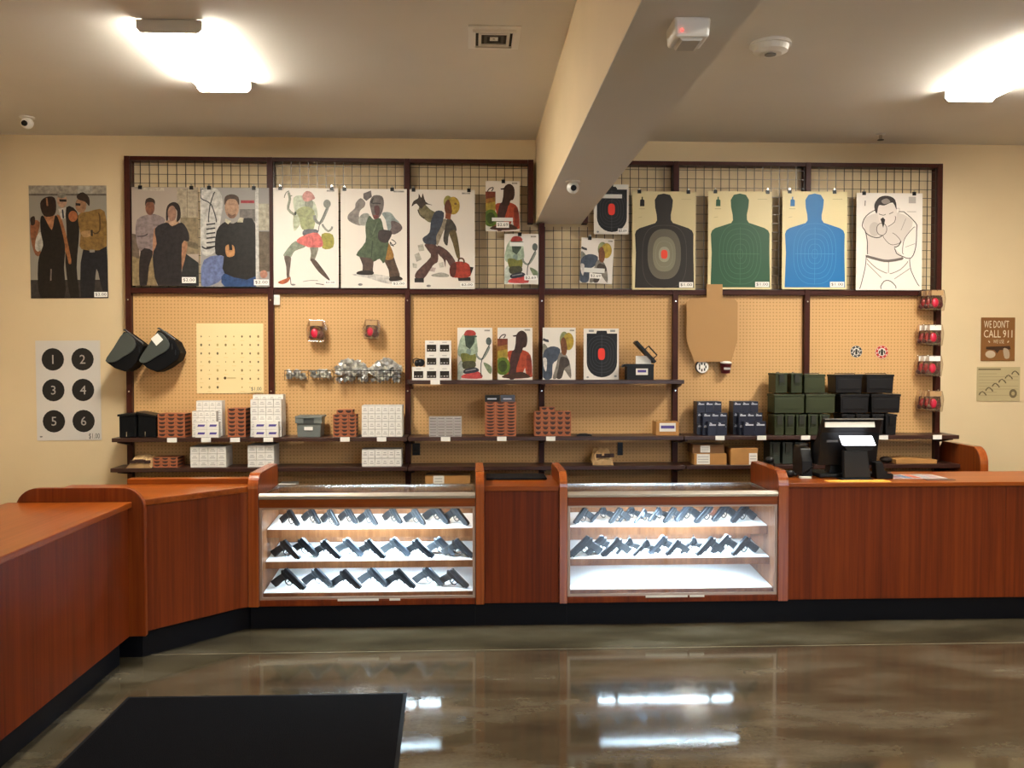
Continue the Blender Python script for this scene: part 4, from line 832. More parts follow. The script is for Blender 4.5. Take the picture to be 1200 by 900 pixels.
h = stack('brown', 626.5, 669.5, 5, 5, U, 482.5, 7.97, 0.14, 'brown cartridge box in the wide stack under the black oval target', g + ' in the wide stack')
stack('brown', 633.5, 650.5, 2, 1, U + 5 * h + 0.001, 477.5, 7.975, 0.13, 'brown cartridge box on top of the wide stack', g + ' topping the wide stack')
stack('brown', 178, 207, 3, 3, V, 534.5, 7.97, 0.2, 'brown cartridge box on the lower shelf behind the kraft papers', g + ' on the lower shelf')
stack('silver', 502.5, 541, 4, 7, U, 488.5, 7.97, 0.14, 'small grey silver cartridge box in the low middle stack', 'silver cartridge boxes')
# two dark boxes on the tallest stack
zt = U + (PZ(471, 7.97) - U) + 0.001
for (a, b, mt, l) in ((568.5, 586, BLACK, 'dark black box on top of the tallest brown stack, left one'), (587, 603.5, mat('box_slate', '#3c404c', 0.45), 'slate grey box on top of the tallest brown stack, right one')):
    m = MB(); x0, x1 = PX(a, 7.98), PX(b, 7.98); m.box(x0, 7.98, zt, x1, 8.1, zt + 0.056, mt); m.box(x0 + 0.02, 7.979, zt + 0.02, x1 - 0.03, 7.9798, zt + 0.03, NAVYP); tag(m.build('cartridge_box', bevel=0.002), l, 'box')
# white stacks
g = 'white cartridge boxes'
stack('white', 229.5, 260, 4, 5, U, 469, 8.11, 0.1, 'white box in the rear stack by the brown boxes', g + ' in the left rear stack')
stack('white', 224.5, 253, 4, 4, U, 481, 8.03, 0.072, 'white box in the middle stack by the brown boxes', g + ' in the left middle stack')
stack('purple', 228, 256, 2, 2, U, 493.5, 7.965, 0.06, 'white box with purple lettering, left pair of columns', 'left white boxes with purple lettering')
stack('white', 296, 332, 4, 6, U, 462, 8.12, 0.1, 'white box in the tall rear stack under the yellow sheet', g + ' in the tall rear stack')
stack('white', 293, 329.5, 4, 5, U, 467.5, 8.03, 0.08, 'white box in the tall middle stack under the yellow sheet', g + ' in the tall middle stack')
stack('purple', 297, 326, 2, 2, U, 493.5, 7.965, 0.06, 'white box with purple lettering at the tall white stack', 'right white boxes with purple lettering')
stack('white', 423.5, 471, 6, 4, U, 475, 7.98, 0.22, 'white box in the broad block left of a rack post', g + ' in the broad block')
stack('white', 222, 264, 4, 3, V, 522, 7.98, 0.22, 'white box on the lower shelf, left block', g + ' in the left lower block')
stack('white', 289.5, 320.5, 3, 3, V, 520.5, 7.98, 0.22, 'white box on the lower shelf, behind the case end panel', g + ' in the second lower block')
stack('white', 423.5, 470, 6, 2, V, 526, 7.98, 0.18, 'white box on the lower shelf below the broad white block', g + ' in the third lower block')
# white boxes with dark window on the upper shelf
WIN = mat('box_window', '#1c1a1c', 0.2)
def window_boxes():
    yf = 8.0; zb = SZ0 + 0.001; w = PX(498.3, yf) - PX(483, yf); h = (PZ(399, yf) - zb) / 3
    m = MB(); m.box(-w / 2 + 0.001, 0.001, 0.0005, w / 2 - 0.001, 0.12, h - 0.0005, WBOX); m.box(-0.02, 0.0003, h * 0.82, 0.02, 0.001, h * 0.88, WPRINT); p = m.build('accessory_box', org=(0, 0, 0))
    m = MB(); m.box(-w / 2 + 0.016, -0.0005, 0.018, w / 2 - 0.016, 0.0008, h * 0.68, WIN)
    for k in range(3): m.box(-w / 2 + 0.022 + 0.025 * k, -0.0012, 0.03, -w / 2 + 0.036 + 0.025 * k, -0.0006, 0.038, WPRINT)
    m.build('dark_window', p); first = True
    for r, row in enumerate(((0, 1, 2), (1, 2), (1, 2))):
        for c in row:
            o = p if first else dup(p); first = False
            o.location = (PX(490.5, yf) + w * c, yf, zb + h * r)
            tag(o, 'white box with dark window on the upper shelf, %s of three, %s column' % (('bottom row', 'middle row', 'top row')[r], ('left', 'centre', 'right')[c]), 'box', 'white windowed boxes on the upper shelf')
    x = PX(490.5, yf); z = zb + h + 0.001
    t = thing('hearing_muffs', 'small black folded earmuffs lying on the lowest windowed white box', 'earmuffs', (x, yf + 0.05, z))
    m = MB(); m.ball((x + 0.018, yf + 0.05, z + 0.035), 0.034, BLACK, sc=(1, 0.7, 1)); m.ball((x - 0.015, yf + 0.05, z + 0.03), 0.03, BLACK, sc=(0.8, 0.7, 1)); m.build('cups', t, smooth=True)
    m = MB(); m.tube([(x - 0.045, yf + 0.05, z + 0.03), (x - 0.05, yf + 0.05, z + 0.06), (x - 0.02, yf + 0.05, z + 0.074), (x + 0.02, yf + 0.05, z + 0.06)], 0.005, BLACK); m.build('headband', t)
window_boxes()
# navy boxes
g = 'navy boxes'
stack('navy', 817, 846, 3, 3, U, 471, 8.08, 0.14, 'dark navy box in the left navy stack, back layer', g + ' left back layer')
stack('navy', 824, 852.5, 3, 2, U, 484.5, 8.02, 0.055, 'dark navy box in the left navy stack, middle layer', g + ' left middle layer')
stack('navy', 830, 851, 2, 1, U, 491.5, 7.965, 0.05, 'dark navy box in the left navy stack, front layer', g + ' left front layer', h=0.125)
stack('navy', 859.5, 889, 3, 3, U, 471, 8.08, 0.14, 'dark navy box in the right navy stack, back layer', g + ' right back layer')
stack('navy', 866, 894, 3, 2, U, 484.5, 8.02, 0.055, 'dark navy box in the right navy stack, middle layer', g + ' right middle layer')
stack('navy', 872, 898, 2, 1, U, 491.5, 7.965, 0.05, 'dark navy box in the right navy stack, front layer', g + ' right front layer', h=0.125)

def carton(rect, yf, zb, d, label, sticker=None, lettering=False, mt=None, rotz=0):
    x0, x1 = PX(rect[0], yf), PX(rect[2], yf); h = PZ(rect[1], yf) - zb
    t = thing('cardboard_box', label, 'box', ((x0 + x1) / 2, yf, zb))
    m = MB(); m.box(x0, yf, zb, x1, yf + d, zb + h, mt or KRAFT); m.build('body', t, bevel=0.002)
    m = MB(); m.box(x0 + 0.002, yf + d / 2 - 0.02, zb + h + 0.0002, x1 - 0.002, yf + d / 2 + 0.02, zb + h + 0.001, TAPE); m.build('tape', t)
    if sticker:
        a, b, c, e = sticker; w = x1 - x0; m = MB(); m.box(x0 + w * a, yf - 0.0015, zb + h * b, x0 + w * c, yf - 0.0003, zb + h * e, WBOX)
        if lettering: m.box(x0 + w * (a + 0.06), yf - 0.0022, zb + h * (b + (e - b) * 0.35), x0 + w * (c - 0.05), yf - 0.0016, zb + h * (b + (e - b) * 0.7), PURPLE)
        else:
            for k in range(3): m.box(x0 + w * (a + 0.03), yf - 0.0022, zb + h * (b + (e - b) * (0.2 + 0.25 * k)), x0 + w * (c - 0.04), yf - 0.0016, zb + h * (b + (e - b) * (0.28 + 0.25 * k)), WPRINT)
        m.build('shipping_label', t)
    if rotz: t.rotation_euler = (0, 0, rotz)
    return t
carton((769, 495, 796, 509), 8.0, U, 0.17, 'small kraft box with a purple-lettered label on the middle shelf', (0.15, 0.3, 0.85, 0.92), True)
carton((814, 532.5, 852, 543), 7.98, V, 0.2, 'lower flat kraft parcel with white label at its left on the lower right shelf', (0.08, 0.05, 0.48, 0.95))
carton((812, 522, 849, 532), 7.99, V + (PZ(532.5, 7.98) - V) + 0.001, 0.2, 'dark kraft parcel lying on top of the flat kraft parcel', (0.25, 0.1, 0.55, 0.9), mt=mat('kraft_dark', '#6e4a28', 0.75))
carton((857, 526.5, 888.5, 543), 7.97, V, 0.2, 'plain kraft parcel with a white label at its right on the lower shelf', (0.68, 0.02, 0.98, 0.7))
S3 = SZ3 + 0.001
t = carton((498, 557, 551, 569), 7.97, S3, 0.2, 'wide kraft box with silver label on the bottom shelf behind the left case', (0.18, 0.3, 0.42, 1.0))
m = MB(); x0, x1 = PX(325, 7.97), PX(345, 7.97); m.box(x0, 7.97, S3, x1, 8.15, S3 + 0.075, WBOX); tag(m.build('paper_stack', bevel=0.003), 'white paper stack on the bottom shelf seen over the left case', 'paper')
m = MB(); x0, x1 = PX(478.5 + 3, 8.27), PX(492, 8.27)
for a, b, c, d_, l in ((483, 519, 492, 533, 'small dark cover plate on the pegboard right of the left shelf end'), (724, 519, 730, 534, 'narrow dark cover plate on the pegboard behind the crumpled brown box')):
    m = MB(); m.box(PX(a, 8.28), 8.272, PZ(d_, 8.28), PX(c, 8.28), PEGY - 0.0005, PZ(b, 8.28), BLACK); m.box(PX(a, 8.28) + 0.015, 8.270, PZ(d_, 8.28) + 0.03, PX(c, 8.28) - 0.015, 8.272, PZ(d_, 8.28) + 0.05, WIN); tag(m.build('cover_plate', bevel=0.002), l, 'cover plate')
# flat cartons and tools at right of the lower shelf
t = thing('cardboard_sheet', 'flat brown folded carton on the lower shelf beside the end panel', 'cardboard', (PX(1075, 8.0), 8.0, V))
x0, x1 = PX(1050, 8.0), PX(1098, 8.0); m = MB(); m.prism([(x0, V), (x1, V), (x1, V + 0.035), (x0 + 0.1, V + 0.055), (x0, V + 0.04)], 7.98, 8.14, KRAFT); m.build('sheet', t, bevel=0.002)
t = thing('dark_bag', 'dark flat bag on the lower shelf left of the folded carton', 'bag', (PX(1038, 8.0), 8.0, V)); x0, x1 = PX(1035, 8.05), PX(1049, 8.05)
m = MB(); m.ball(((x0 + x1) / 2, 8.1, V + 0.028), 0.06, mat('dark_brown_cloth', '#2a1c14', 0.8), sc=(0.9, 1, 0.45)); m.build('body', t, smooth=True)
# crumpled kraft paper
def crumple(name, rect, yf, zb, depth, mt, label, cat, seed, n=9, holes=True):
    rnd = random.Random(seed); x0, x1 = PX(rect[0], yf), PX(rect[2], yf); H = PZ(rect[1], yf) - zb
    t = thing(name, label, cat, ((x0 + x1) / 2, yf, zb))
    m = MB(); vs = []; nx, ny = 10, 6
    for j in range(ny + 1):
        for i in range(nx + 1):
            u, v = i / nx, j / ny
            z = zb + 0.002 + H * (0.35 + 0.65 * min(1, v * 1.6)) * (0.75 + 0.25 * math.sin(PI * u)) * rnd.uniform(0.72, 1.0) if 0 < i < nx else zb + 0.002 + H * 0.35 * v
            vs.append((x0 + (x1 - x0) * u + rnd.uniform(-0.006, 0.006), yf + depth * v + (0 if j else rnd.uniform(-0.01, 0)), z))
    nb = len(vs)
    for i in range(nx + 1): vs.append((x0 + (x1 - x0) * i / nx, yf + 0.005, zb + 0.001))
    for i in range(nx + 1): vs.append((x0 + (x1 - x0) * i / nx, yf + depth, zb + 0.001))
    fs = []
    for j in range(ny):
        for i in range(nx): a = j * (nx + 1) + i; fs.append((a, a + 1, a + nx + 2, a + nx + 1))
    for i in range(nx): fs.append((nb + i, nb + i + 1, i + 1, i)); b = ny * (nx + 1); fs.append((b + i, b + i + 1, nb + nx + 2 + i, nb + nx + 1 + i))
    m.add(vs, fs, mt); m.build('folded_paper', t)
    if holes:
        m = MB()
        for k in range(4):
            xx = x0 + (x1 - x0) * (0.15 + 0.2 * k); m.box(xx, yf - 0.012, zb + H * rnd.uniform(0.35, 0.5), xx + 0.05, yf - 0.002, zb + H * rnd.uniform(0.55, 0.68), BROWND)
        m.build('torn_edge', t)
    return t
PAPER = mat('kraft_paper', '#c9a474', 0.8, bump=0.3, bscale=30)
crumple('kraft_papers', (147, 531, 176, 549), 7.945, V, 0.2, PAPER, 'crumpled kraft paper sheets at the left end of the lower shelf', 'paper', 3)
crumple('crumpled_box', (695, 525, 719, 545), 7.98, V, 0.16, PAPER, 'crumpled opened kraft box alone on the lower middle shelf', 'box', 8)
m = MB(); x0, x1 = PX(676, 7.99), PX(694, 7.99); m.prism([(x0, U), (x1, U), (x1 - 0.01, U + 0.012), (x1 - 0.05, U + 0.022), (x0 + 0.03, U + 0.02), (x0, U + 0.012)], 7.98, 8.03, BLACK); tag(m.build('folding_knife', bevel=0.002), 'small flat black tool lying on the middle shelf beside the wide brown stack', 'tool')
# grey bin
t = thing('storage_bin', 'grey plastic lidded bin on the left shelf between the white and brown stacks', 'bin', (PX(362, 8.0), 8.0, U)); GREYP = mat('bin_grey', '#686d69', 0.45)
x0, x1, zt = PX(347, 7.99), PX(376, 7.99), PZ(487, 7.99)
m = MB(); m.box(x0, 7.99, U, x1, 8.21, zt - 0.02, GREYP, taper=0.008); m.build('body', t, bevel=0.004)
m = MB(); m.box(x0 - 0.008, 7.978, zt - 0.06, x0 + 0.06, 7.9885, zt - 0.02, GREYP); m.box(x1 - 0.06, 7.978, zt - 0.06, x1 + 0.008, 7.9885, zt - 0.02, GREYP); m.box(x0 + 0.0605, 7.984, zt - 0.065, x1 - 0.0605, 7.9885, zt - 0.02, mat('bin_dark', '#333735', 0.6)); m.build('handle_recess', t)
m = MB(); m.box(x0 - 0.01, 7.975, zt - 0.0195, x1 + 0.01, 8.222, zt, GREYP); m.build('lid', t, bevel=0.004)
m = MB(); m.box(PX(356, 7.98), 7.986, PZ(503.5, 7.98), PX(366, 7.98), 7.9895, PZ(499.5, 7.98), WHITE); m.build('label', t)
# black pouches at the left end
def pouch(px0, px1, pyt, yf, d, label, slope=0.0):
    x0, x1 = PX(px0, yf), PX(px1, yf); zt = PZ(pyt, yf); t = thing('black_pouch', label, 'pouch', ((x0 + x1) / 2, yf, U))
    m = MB(); m.prism([(x0, U), (x1, U), (x1, zt - slope), (x0, zt)], yf, yf + d, BLACKR); m.build('body', t, bevel=0.008)
    m = MB(); m.prism([(x0 - 0.012, zt + 0.001 - 0.012), (x1 + 0.004, zt - slope - 0.011), (x1 + 0.004, zt - slope + 0.006), (x0 - 0.012, zt + 0.008)], yf - 0.008, yf + d, BLACK); m.build('flap', t, bevel=0.002)
    m = MB(); m.box(x0 + 0.06, yf - 0.004, U + 0.01, x0 + 0.066, yf - 0.0005, U + 0.05, CHROME); m.build('buckle', t)
    return t
pouch(139, 158.5, 485.5, 7.99, 0.22, 'black pouch at the very left end of the shelf', -0.01)
pouch(161, 182, 482.5, 8.0, 0.2, 'tilted black pouch beside the leftmost brown stack', 0.03)
m = MB(); m.box(PX(136, 7.99), 7.97, PZ(498, 7.99), PX(138.4, 7.99), 8.0, PZ(495, 7.99), BLACK)
# ------------------------------------------------------------------ ammo cans
GREEN = mat('olive_green', '#30361f', 0.5, spec=0.3, var=0.08, vscale=10); GREEND = mat('olive_dark', '#1a1d12', 0.5); CANB = mat('can_black', '#0e0d10', 0.5, spec=0.3)
def can(rect, yf, zb, d, mt, label, end=True, group=None, black=False):
    x0, x1 = PX(rect[0], yf), PX(rect[1], yf); h = rect[2]; t = thing('ammo_can', label, 'ammo can', ((x0 + x1) / 2, yf, zb), group)
    dk = BLACK if black else GREEND
    m = MB(); m.box(x0 + 0.003, yf + 0.003, zb, x1 - 0.003, yf + d - 0.003, zb + h - 0.032, mt, taper=0.006 if black else 0.0); m.build('body', t, bevel=0.004)
    m = MB(); m.box(x0 - 0.001, yf - 0.001, zb + h - 0.0315, x1 + 0.001, yf + d, zb + h - 0.012, mt); m.build('lid', t, bevel=0.003)
    m = MB(); m.tube([((x0 + x1) / 2 - 0.035 if end else x0 + 0.03, yf + (0.03 if end else d / 2), zb + h - 0.0115), ((x0 + x1) / 2 - 0.03 if end else x0 + 0.035, yf + (0.03 if end else d / 2), zb + h - 0.004), ((x0 + x1) / 2 + 0.03 if end else x1 - 0.035, yf + (d - 0.03 if end else d / 2), zb + h - 0.004), ((x0 + x1) / 2 + 0.035 if end else x1 - 0.03, yf + (d - 0.03 if end else d / 2), zb + h - 0.0115)], 0.0035, dk); m.build('handle', t)
    if end:
        xm = (x0 + x1) / 2; w = min(0.022, (x1 - x0) * 0.3)
        m = MB(); m.box(xm - w, yf - 0.012, zb + h * 0.5, xm + w, yf - 0.0015, zb + h - 0.02, dk); m.tube([(xm - w, yf - 0.014, zb + h * 0.5), (xm - w, yf - 0.016, zb + h * 0.36), (xm + w, yf - 0.016, zb + h * 0.36), (xm + w, yf - 0.014, zb + h * 0.5)], 0.003, dk); m.build('latch', t)
    else:
        m = MB(); m.box(x0 + 0.02, yf - 0.0005, zb + h * 0.2, x1 - 0.02, yf + 0.0025, zb + h * 0.7, mt); m.build('raised_panel', t, bevel=0.002)
    return t
yf = 8.0; h1 = PZ(485, yf) - U - 0.001; z2 = U + h1 + 0.001; h2 = PZ(461, yf) - z2 - 0.001; z3 = z2 + h2 + 0.001; h3 = PZ(436, yf) - z3
gg = 'olive green ammo cans'
for i, (a, b) in enumerate(((908, 919.5), (920.5, 932), (933.5, 945.5), (947.5, 959.5), (961, 973))): can((a, b, h1), yf, U, 0.2, GREEN, 'narrow olive ammo can standing end on in the bottom row, %s from the left' % ORD[i], True, gg)
can((907.5, 943, h2), yf, z2, 0.2, GREEN, 'wide olive ammo can lying long side out in the middle row, left one', False, gg); can((944.5, 979, h2), yf, z2, 0.2, GREEN, 'wide olive ammo can lying long side out in the middle row, right one', False, gg)
can((908.5, 923, h3), yf, z3, 0.2, GREEN, 'olive ammo can end on in the top row, leftmost', True, gg); can((927, 940.5, h3), yf, z3, 0.2, GREEN, 'olive ammo can end on in the top row, beside the long one', True, gg); can((942.5, 967.5, h3 - 0.01), yf, z3, 0.17, GREEN, 'olive ammo can long side out at the right of the top row', False, gg)
gb = 'black ammo cans'
hb1 = h1; 
for i, (a, b) in enumerate(((987, 1002.5), (1004, 1019.5), (1023, 1036.5), (1038, 1052))): can((a, b, hb1), yf, U, 0.2, CANB, 'narrow black ammo can in the bottom row behind the register, %s from the left' % ORD[i], True, gb, True)
can((985, 1019, h2), yf, z2, 0.2, CANB, 'wide black ammo can in the middle row, left one', False, gb, True); can((1021.5, 1056, h2), yf, z2, 0.2, CANB, 'wide black ammo can in the middle row, right one', False, gb, True)
can((979, 1011, h3 - 0.012), yf, z3, 0.2, CANB, 'wide black ammo can on top, left one', False, gb, True); can((1015.5, 1048, h3 - 0.012), yf, z3, 0.2, CANB, 'wide black ammo can on top, right one', False, gb, True)
hl = PZ(518, yf) - V
for i, (a, b) in enumerate(((903, 915), (917.5, 930), (932.5, 945), (960, 971))): can((a, b, hl), yf + 0.02, V, 0.2, mat('olive_shade', '#2f362e', 0.5), 'dark olive ammo can in the shade of the lower shelf, %s from the left' % ORD[i], True, 'olive ammo cans on the lower shelf')
# open black ammo box on the upper shelf
yf = 8.02; zb = SZ0 + 0.001; x0, x1 = PX(735, yf), PX(766, yf); zt = PZ(426.5, yf)
t = thing('ammo_box', 'open black plastic ammo box with raised lid on the upper shelf', 'ammo box', ((x0 + x1) / 2, yf, zb))
m = MB()
for (a, b, c, e) in ((x0, yf, x1, yf + 0.006), (x0, yf + 0.124, x1, yf + 0.13), (x0, yf + 0.006, x0 + 0.006, yf + 0.124), (x1 - 0.006, yf + 0.006, x1, yf + 0.124)): m.box(a, b, zb, c, e, zt, CANB)
m.box(x0 + 0.006, yf + 0.006, zb, x1 - 0.006, yf + 0.124, zb + 0.006, CANB); m.build('body', t)
m = MB(); m.box(x0 - 0.012, yf - 0.006, zt - 0.02, x1 + 0.002, yf - 0.0005, zt, BLACK); m.prism([(x0 - 0.0005, zt - 0.02), (x0 - 0.0005, zt), (x0 - 0.03, zt - 0.006), (x0 - 0.045, zt - 0.03), (x0 - 0.035, zt - 0.03)], yf + 0.03, yf + 0.1, BLACK); m.build('rim', t)
T = Matrix.Translation((x1 + 0.006, 0, zt + 0.004)) @ Matrix.Rotation(math.radians(47), 4, 'Y')
m = MB(); m.box(-0.25, yf, 0, 0.0, yf + 0.13, 0.028, CANB, T=T); l_ = m.build('lid', t, bevel=0.003)
m = MB(); m.tube([(-0.14, yf + 0.06, 0.0285), (-0.14, yf + 0.06, 0.075), (-0.03, yf + 0.06, 0.075), (-0.03, yf + 0.06, 0.0285)], 0.007, CANB, T=T); m.build('carry_handle', l_)
m = MB(); m.box(PX(745, yf), yf - 0.008, PZ(439.5, yf), PX(759, yf), yf - 0.0065, PZ(432, yf), WBOX); m.box(PX(747, yf), yf - 0.0088, PZ(436.5, yf), PX(757, yf), yf - 0.0081, PZ(433.5, yf), PURPLE); m.build('label', t)
m = MB(); m.box(PX(746, yf), yf + 0.04, zb + 0.007, PX(764, yf), yf + 0.05, PZ(417, yf), WBOX); m.build('paper_insert', t)

# ------------------------------------------------------------------ things hanging on the pegboard
BAG = glass('clear_bag', 0.16, (0.93, 0.88, 0.84), 0.15); PINK = mat('pink_red', '#c0203c', 0.25); MAROON = mat('maroon', '#4c1218', 0.35); CARD = mat('tan_card', '#b08a5e', 0.6)
PINKC = mat('pink_highlight', '#e0405e', 0.2)
def earmuffs(px, py, label, depth=0.14, s=1.0, card=None, turn=0.0):
    Y = PEGY - 0.001; x, z = PX(px, Y, py), PZ(py, Y, px); t = thing('earmuffs_pack', label, 'earmuffs', (x, Y, z))
    m = MB(); m.tube([(x, Y, z + 0.085 * s), (x, Y - depth, z + 0.085 * s), (x, Y - depth - 0.008, z + 0.1 * s)], 0.003, CHROME); m.build('peg_hook', t)
    n = 3
    for k in range(n):
        yy = Y - depth + 0.012 + k * 0.04; dx = -0.03 * k * turn
        m = MB(); pts = [(x + dx - 0.075 * s, z - 0.085 * s), (x + dx + 0.07 * s, z - 0.09 * s), (x + dx + 0.085 * s, z + 0.02 * s), (x + dx + 0.07 * s, z + 0.1 * s), (x + dx - 0.06 * s, z + 0.105 * s), (x + dx - 0.085 * s, z + 0.02 * s)]
        m.prism(pts, yy - 0.012, yy + 0.012, BAG); b = m.build('clear_bag', t, bevel=0.006)
        m = MB(); m.box(x + dx - 0.05 * s, yy - 0.0125 - 0.002, z + 0.05 * s, x + dx + 0.055 * s, yy - 0.0125, z + 0.095 * s, card or CARD); m.build('header_card', b)
        m = MB(); m.ball((x + dx - 0.012 * s, yy, z - 0.015 * s), 0.045 * s, PINK, 14, 10, sc=(0.75, 0.42, 1)); m.build('ear_cup', b, smooth=True)
        m = MB(); m.ball((x + dx + 0.03 * s, yy + 0.006, z - 0.03 * s), 0.045 * s, MAROON, 14, 10, sc=(0.8, 0.42, 0.9)); m.ball((x + dx - 0.035 * s, yy + 0.008, z - 0.045 * s), 0.03 * s, MAROON, 10, 8, sc=(1, 0.5, 0.8)); m.build('ear_cup', b, smooth=True)
        m = MB(); m.tube([(x + dx - 0.05 * s, yy, z - 0.02 * s), (x + dx - 0.045 * s, yy, z + 0.04 * s), (x + dx, yy, z + 0.06 * s), (x + dx + 0.05 * s, yy, z + 0.03 * s), (x + dx + 0.055 * s, yy, z - 0.03 * s)], 0.006 * s, MAROON); m.build('headband', b)
ge = 'pink and maroon earmuffs in clear bags'
earmuffs(373, 389, 'bagged pink and maroon earmuffs hanging on the pegboard, left one above the baskets'); earmuffs(437, 387.5, 'bagged pink and maroon earmuffs hanging on the pegboard, right one above the baskets', s=0.9)
WCARD = mat('white_card', '#ece6de', 0.4)
for i, (a, b, cd) in enumerate(((1087, 354, CARD), (1085, 394, WCARD), (1084, 429.5, WCARD), (1085, 470, CARD))):
    earmuffs(a, b, 'bagged pink earmuffs in the column by the right rack post, %s from the top' % ORD[i], depth=0.17, card=cd, turn=0.9)
# wire baskets with small packets
def basket(px0, px1, py0, py1, d, label, pile, seed):
    rnd = random.Random(seed); Y1 = PEGY - 0.001; Y0 = Y1 - d; x0, x1 = PX(px0, Y0), PX(px1, Y0); zt, zb = PZ(py0, Y0), PZ(py1, Y0)
    t = thing('wire_basket', label, 'basket', ((x0 + x1) / 2, Y1, zb)); W_ = BLACK
    m = MB(); m.tube([(x0, Y1, zt), (x0, Y0, zt), (x1, Y0, zt), (x1, Y1, zt)], 0.004, W_); m.build('rim', t)
    n = max(5, int((x1 - x0) / 0.03)); m = MB()
    for k in range(n + 1):
        x = x0 + (x1 - x0) * k / n; m.tube([(x, Y0, zt), (x, Y0, zb), (x, Y1, zb)], 0.0018, W_, 4)
    m.tube([(x0, Y0, (zt + zb) / 2), (x1, Y0, (zt + zb) / 2)], 0.0018, W_, 4); m.build('wire_cage', t)
    FOIL = mat('foil_packet', '#a5a29c', 0.28, metal=0.3, var=0.35, vscale=30); FOIL2 = mat('clear_packet', '#c4c2b4', 0.15, metal=0.1, var=0.25, vscale=25)
    m = MB()
    def pk(cx, cy, cz, s):
        T = Matrix.Translation((cx, cy, cz)) @ Matrix.Rotation(rnd.uniform(-1.3, 1.3), 4, 'Y') @ Matrix.Rotation(rnd.uniform(-0.6, 0.6), 4, 'X') @ Matrix.Rotation(rnd.uniform(-0.6, 0.6), 4, 'Z')
        m.add([(-s, 0, -s * 1.3), (s, 0, -s * 1.2), (s * 0.9, 0, s * 1.2), (-s * 0.9, 0, s * 1.3), (0, -s * 0.35, 0.1 * s), (0, s * 0.35, -0.1 * s)], [(0, 1, 4), (1, 2, 4), (2, 3, 4), (3, 0, 4), (1, 0, 5), (2, 1, 5), (3, 2, 5), (0, 3, 5)], rnd.choice((FOIL, FOIL, FOIL2)), T=T)
    for k in range(int(60 * (x1 - x0) / 0.35)):
        pk(rnd.uniform(x0 + 0.02, x1 - 0.02), rnd.uniform(Y0 + 0.022, Y1 - 0.03), rnd.uniform(zb + 0.022, zt - 0.005), 0.016)
    if pile:
        for k in range(110):
            u = rnd.uniform(0, 1); hh = pile * (math.sin(PI * min(max(u, 0.05), 0.95)) ** 0.6)
            pk(x0 + (x1 - x0) * (0.06 + 0.88 * u), rnd.uniform(Y0 + 0.02, Y1 - 0.04), zt + rnd.uniform(-0.02, hh - 0.01), 0.022)
    o = m.build('foil_packets'); o['kind'] = 'stuff'; tag(o, 'foil packets filling the ' + label, 'packets')
basket(333.5, 358, 434, 445.5, 0.11, 'small wire basket furthest left on the pegboard', 0, 1)
basket(361.5, 387.5, 434, 445, 0.11, 'second small wire basket from the left', 0, 2)
basket(391, 431.5, 434, 449, 0.14, 'heaped wire basket left of the last one', 0.10, 3)
basket(433, 469.5, 434, 449, 0.14, 'heaped wire basket next to the rack post', 0.10, 4)
# black face-shield like cases
def hanging_case(poly, flap, label, tagp=None, d=0.19):
    Y = RY - 0.004; ys = Y - d; t = thing('hanging_case', label, 'case', (PX(poly[0][0], Y), Y, PZ(poly[2][1], Y)))
    P = lambda p, yy: (PX(p[0], ys), PZ(p[1], ys))
    m = MB(); m.prism([P(p, 0) for p in poly], ys, Y, BLACKR); m.build('body', t, bevel=0.01)
    m = MB(); m.prism([P(p, 0) for p in smooth_pts(flap, 3)], ys - 0.016, ys - 0.0005, mat('case_grey', '#3c423f', 0.4)); m.build('front_flap', t, bevel=0.003)
    a, b = poly[0], poly[1]; m = MB(); (ax, az), (bx_, bz) = P(a, 0), P((a[0] + (b[0] - a[0]) * 0.95, a[1] + (b[1] - a[1]) * 0.95), 0)
    m.tube([(ax - 0.004, ys + 0.01, az + 0.012), (ax + 0.01, ys + 0.01, az + 0.012), ((ax + bx_) / 2, ys + 0.01, (az + bz) / 2 + 0.018), (bx_, ys + 0.01, bz + 0.014)], 0.008, BLACK); m.build('hinge', t)
    for k in range(3):
        u = 0.3 + 0.2 * k; m = MB(); x_, z_ = P((a[0] + (b[0] - a[0]) * u + 2, a[1] + (b[1] - a[1]) * u + 5), 0); m.box(x_ + 0.03, ys - 0.008, z_ - 0.05 - 0.03 * k, x_ + 0.038, ys - 0.0005, z_ - 0.0 - 0.03 * k, mat('case_rib', '#2b2d30', 0.25)); m.build('rib', t)
    if tagp:
        m = MB(); m.prism([P(p, 0) for p in tagp], ys - 0.019, ys - 0.0165, WHITE); m.build('price_tag', t)
hanging_case([(145.5, 389), (169, 406), (160.5, 424), (155, 431), (147, 435.5), (134, 431), (124, 424)], [(146, 391), (156, 395), (160, 403), (157, 411), (146, 418), (136, 424), (124.5, 423), (134, 408)], 'black moulded case with grey front flap, hanging left over the rack edge')
hanging_case([(185.5, 387), (206, 401), (211.5, 413), (208, 422), (195, 431), (184, 436), (172, 431), (163, 423)], [(186, 390), (196, 397), (199.5, 405), (196, 411), (186, 417), (172, 425), (164, 422), (174, 406)], 'black moulded case with grey flap and white price tag, right of the pair', [(178, 397.5), (186, 391), (192.5, 398.5), (184.5, 405.5)])
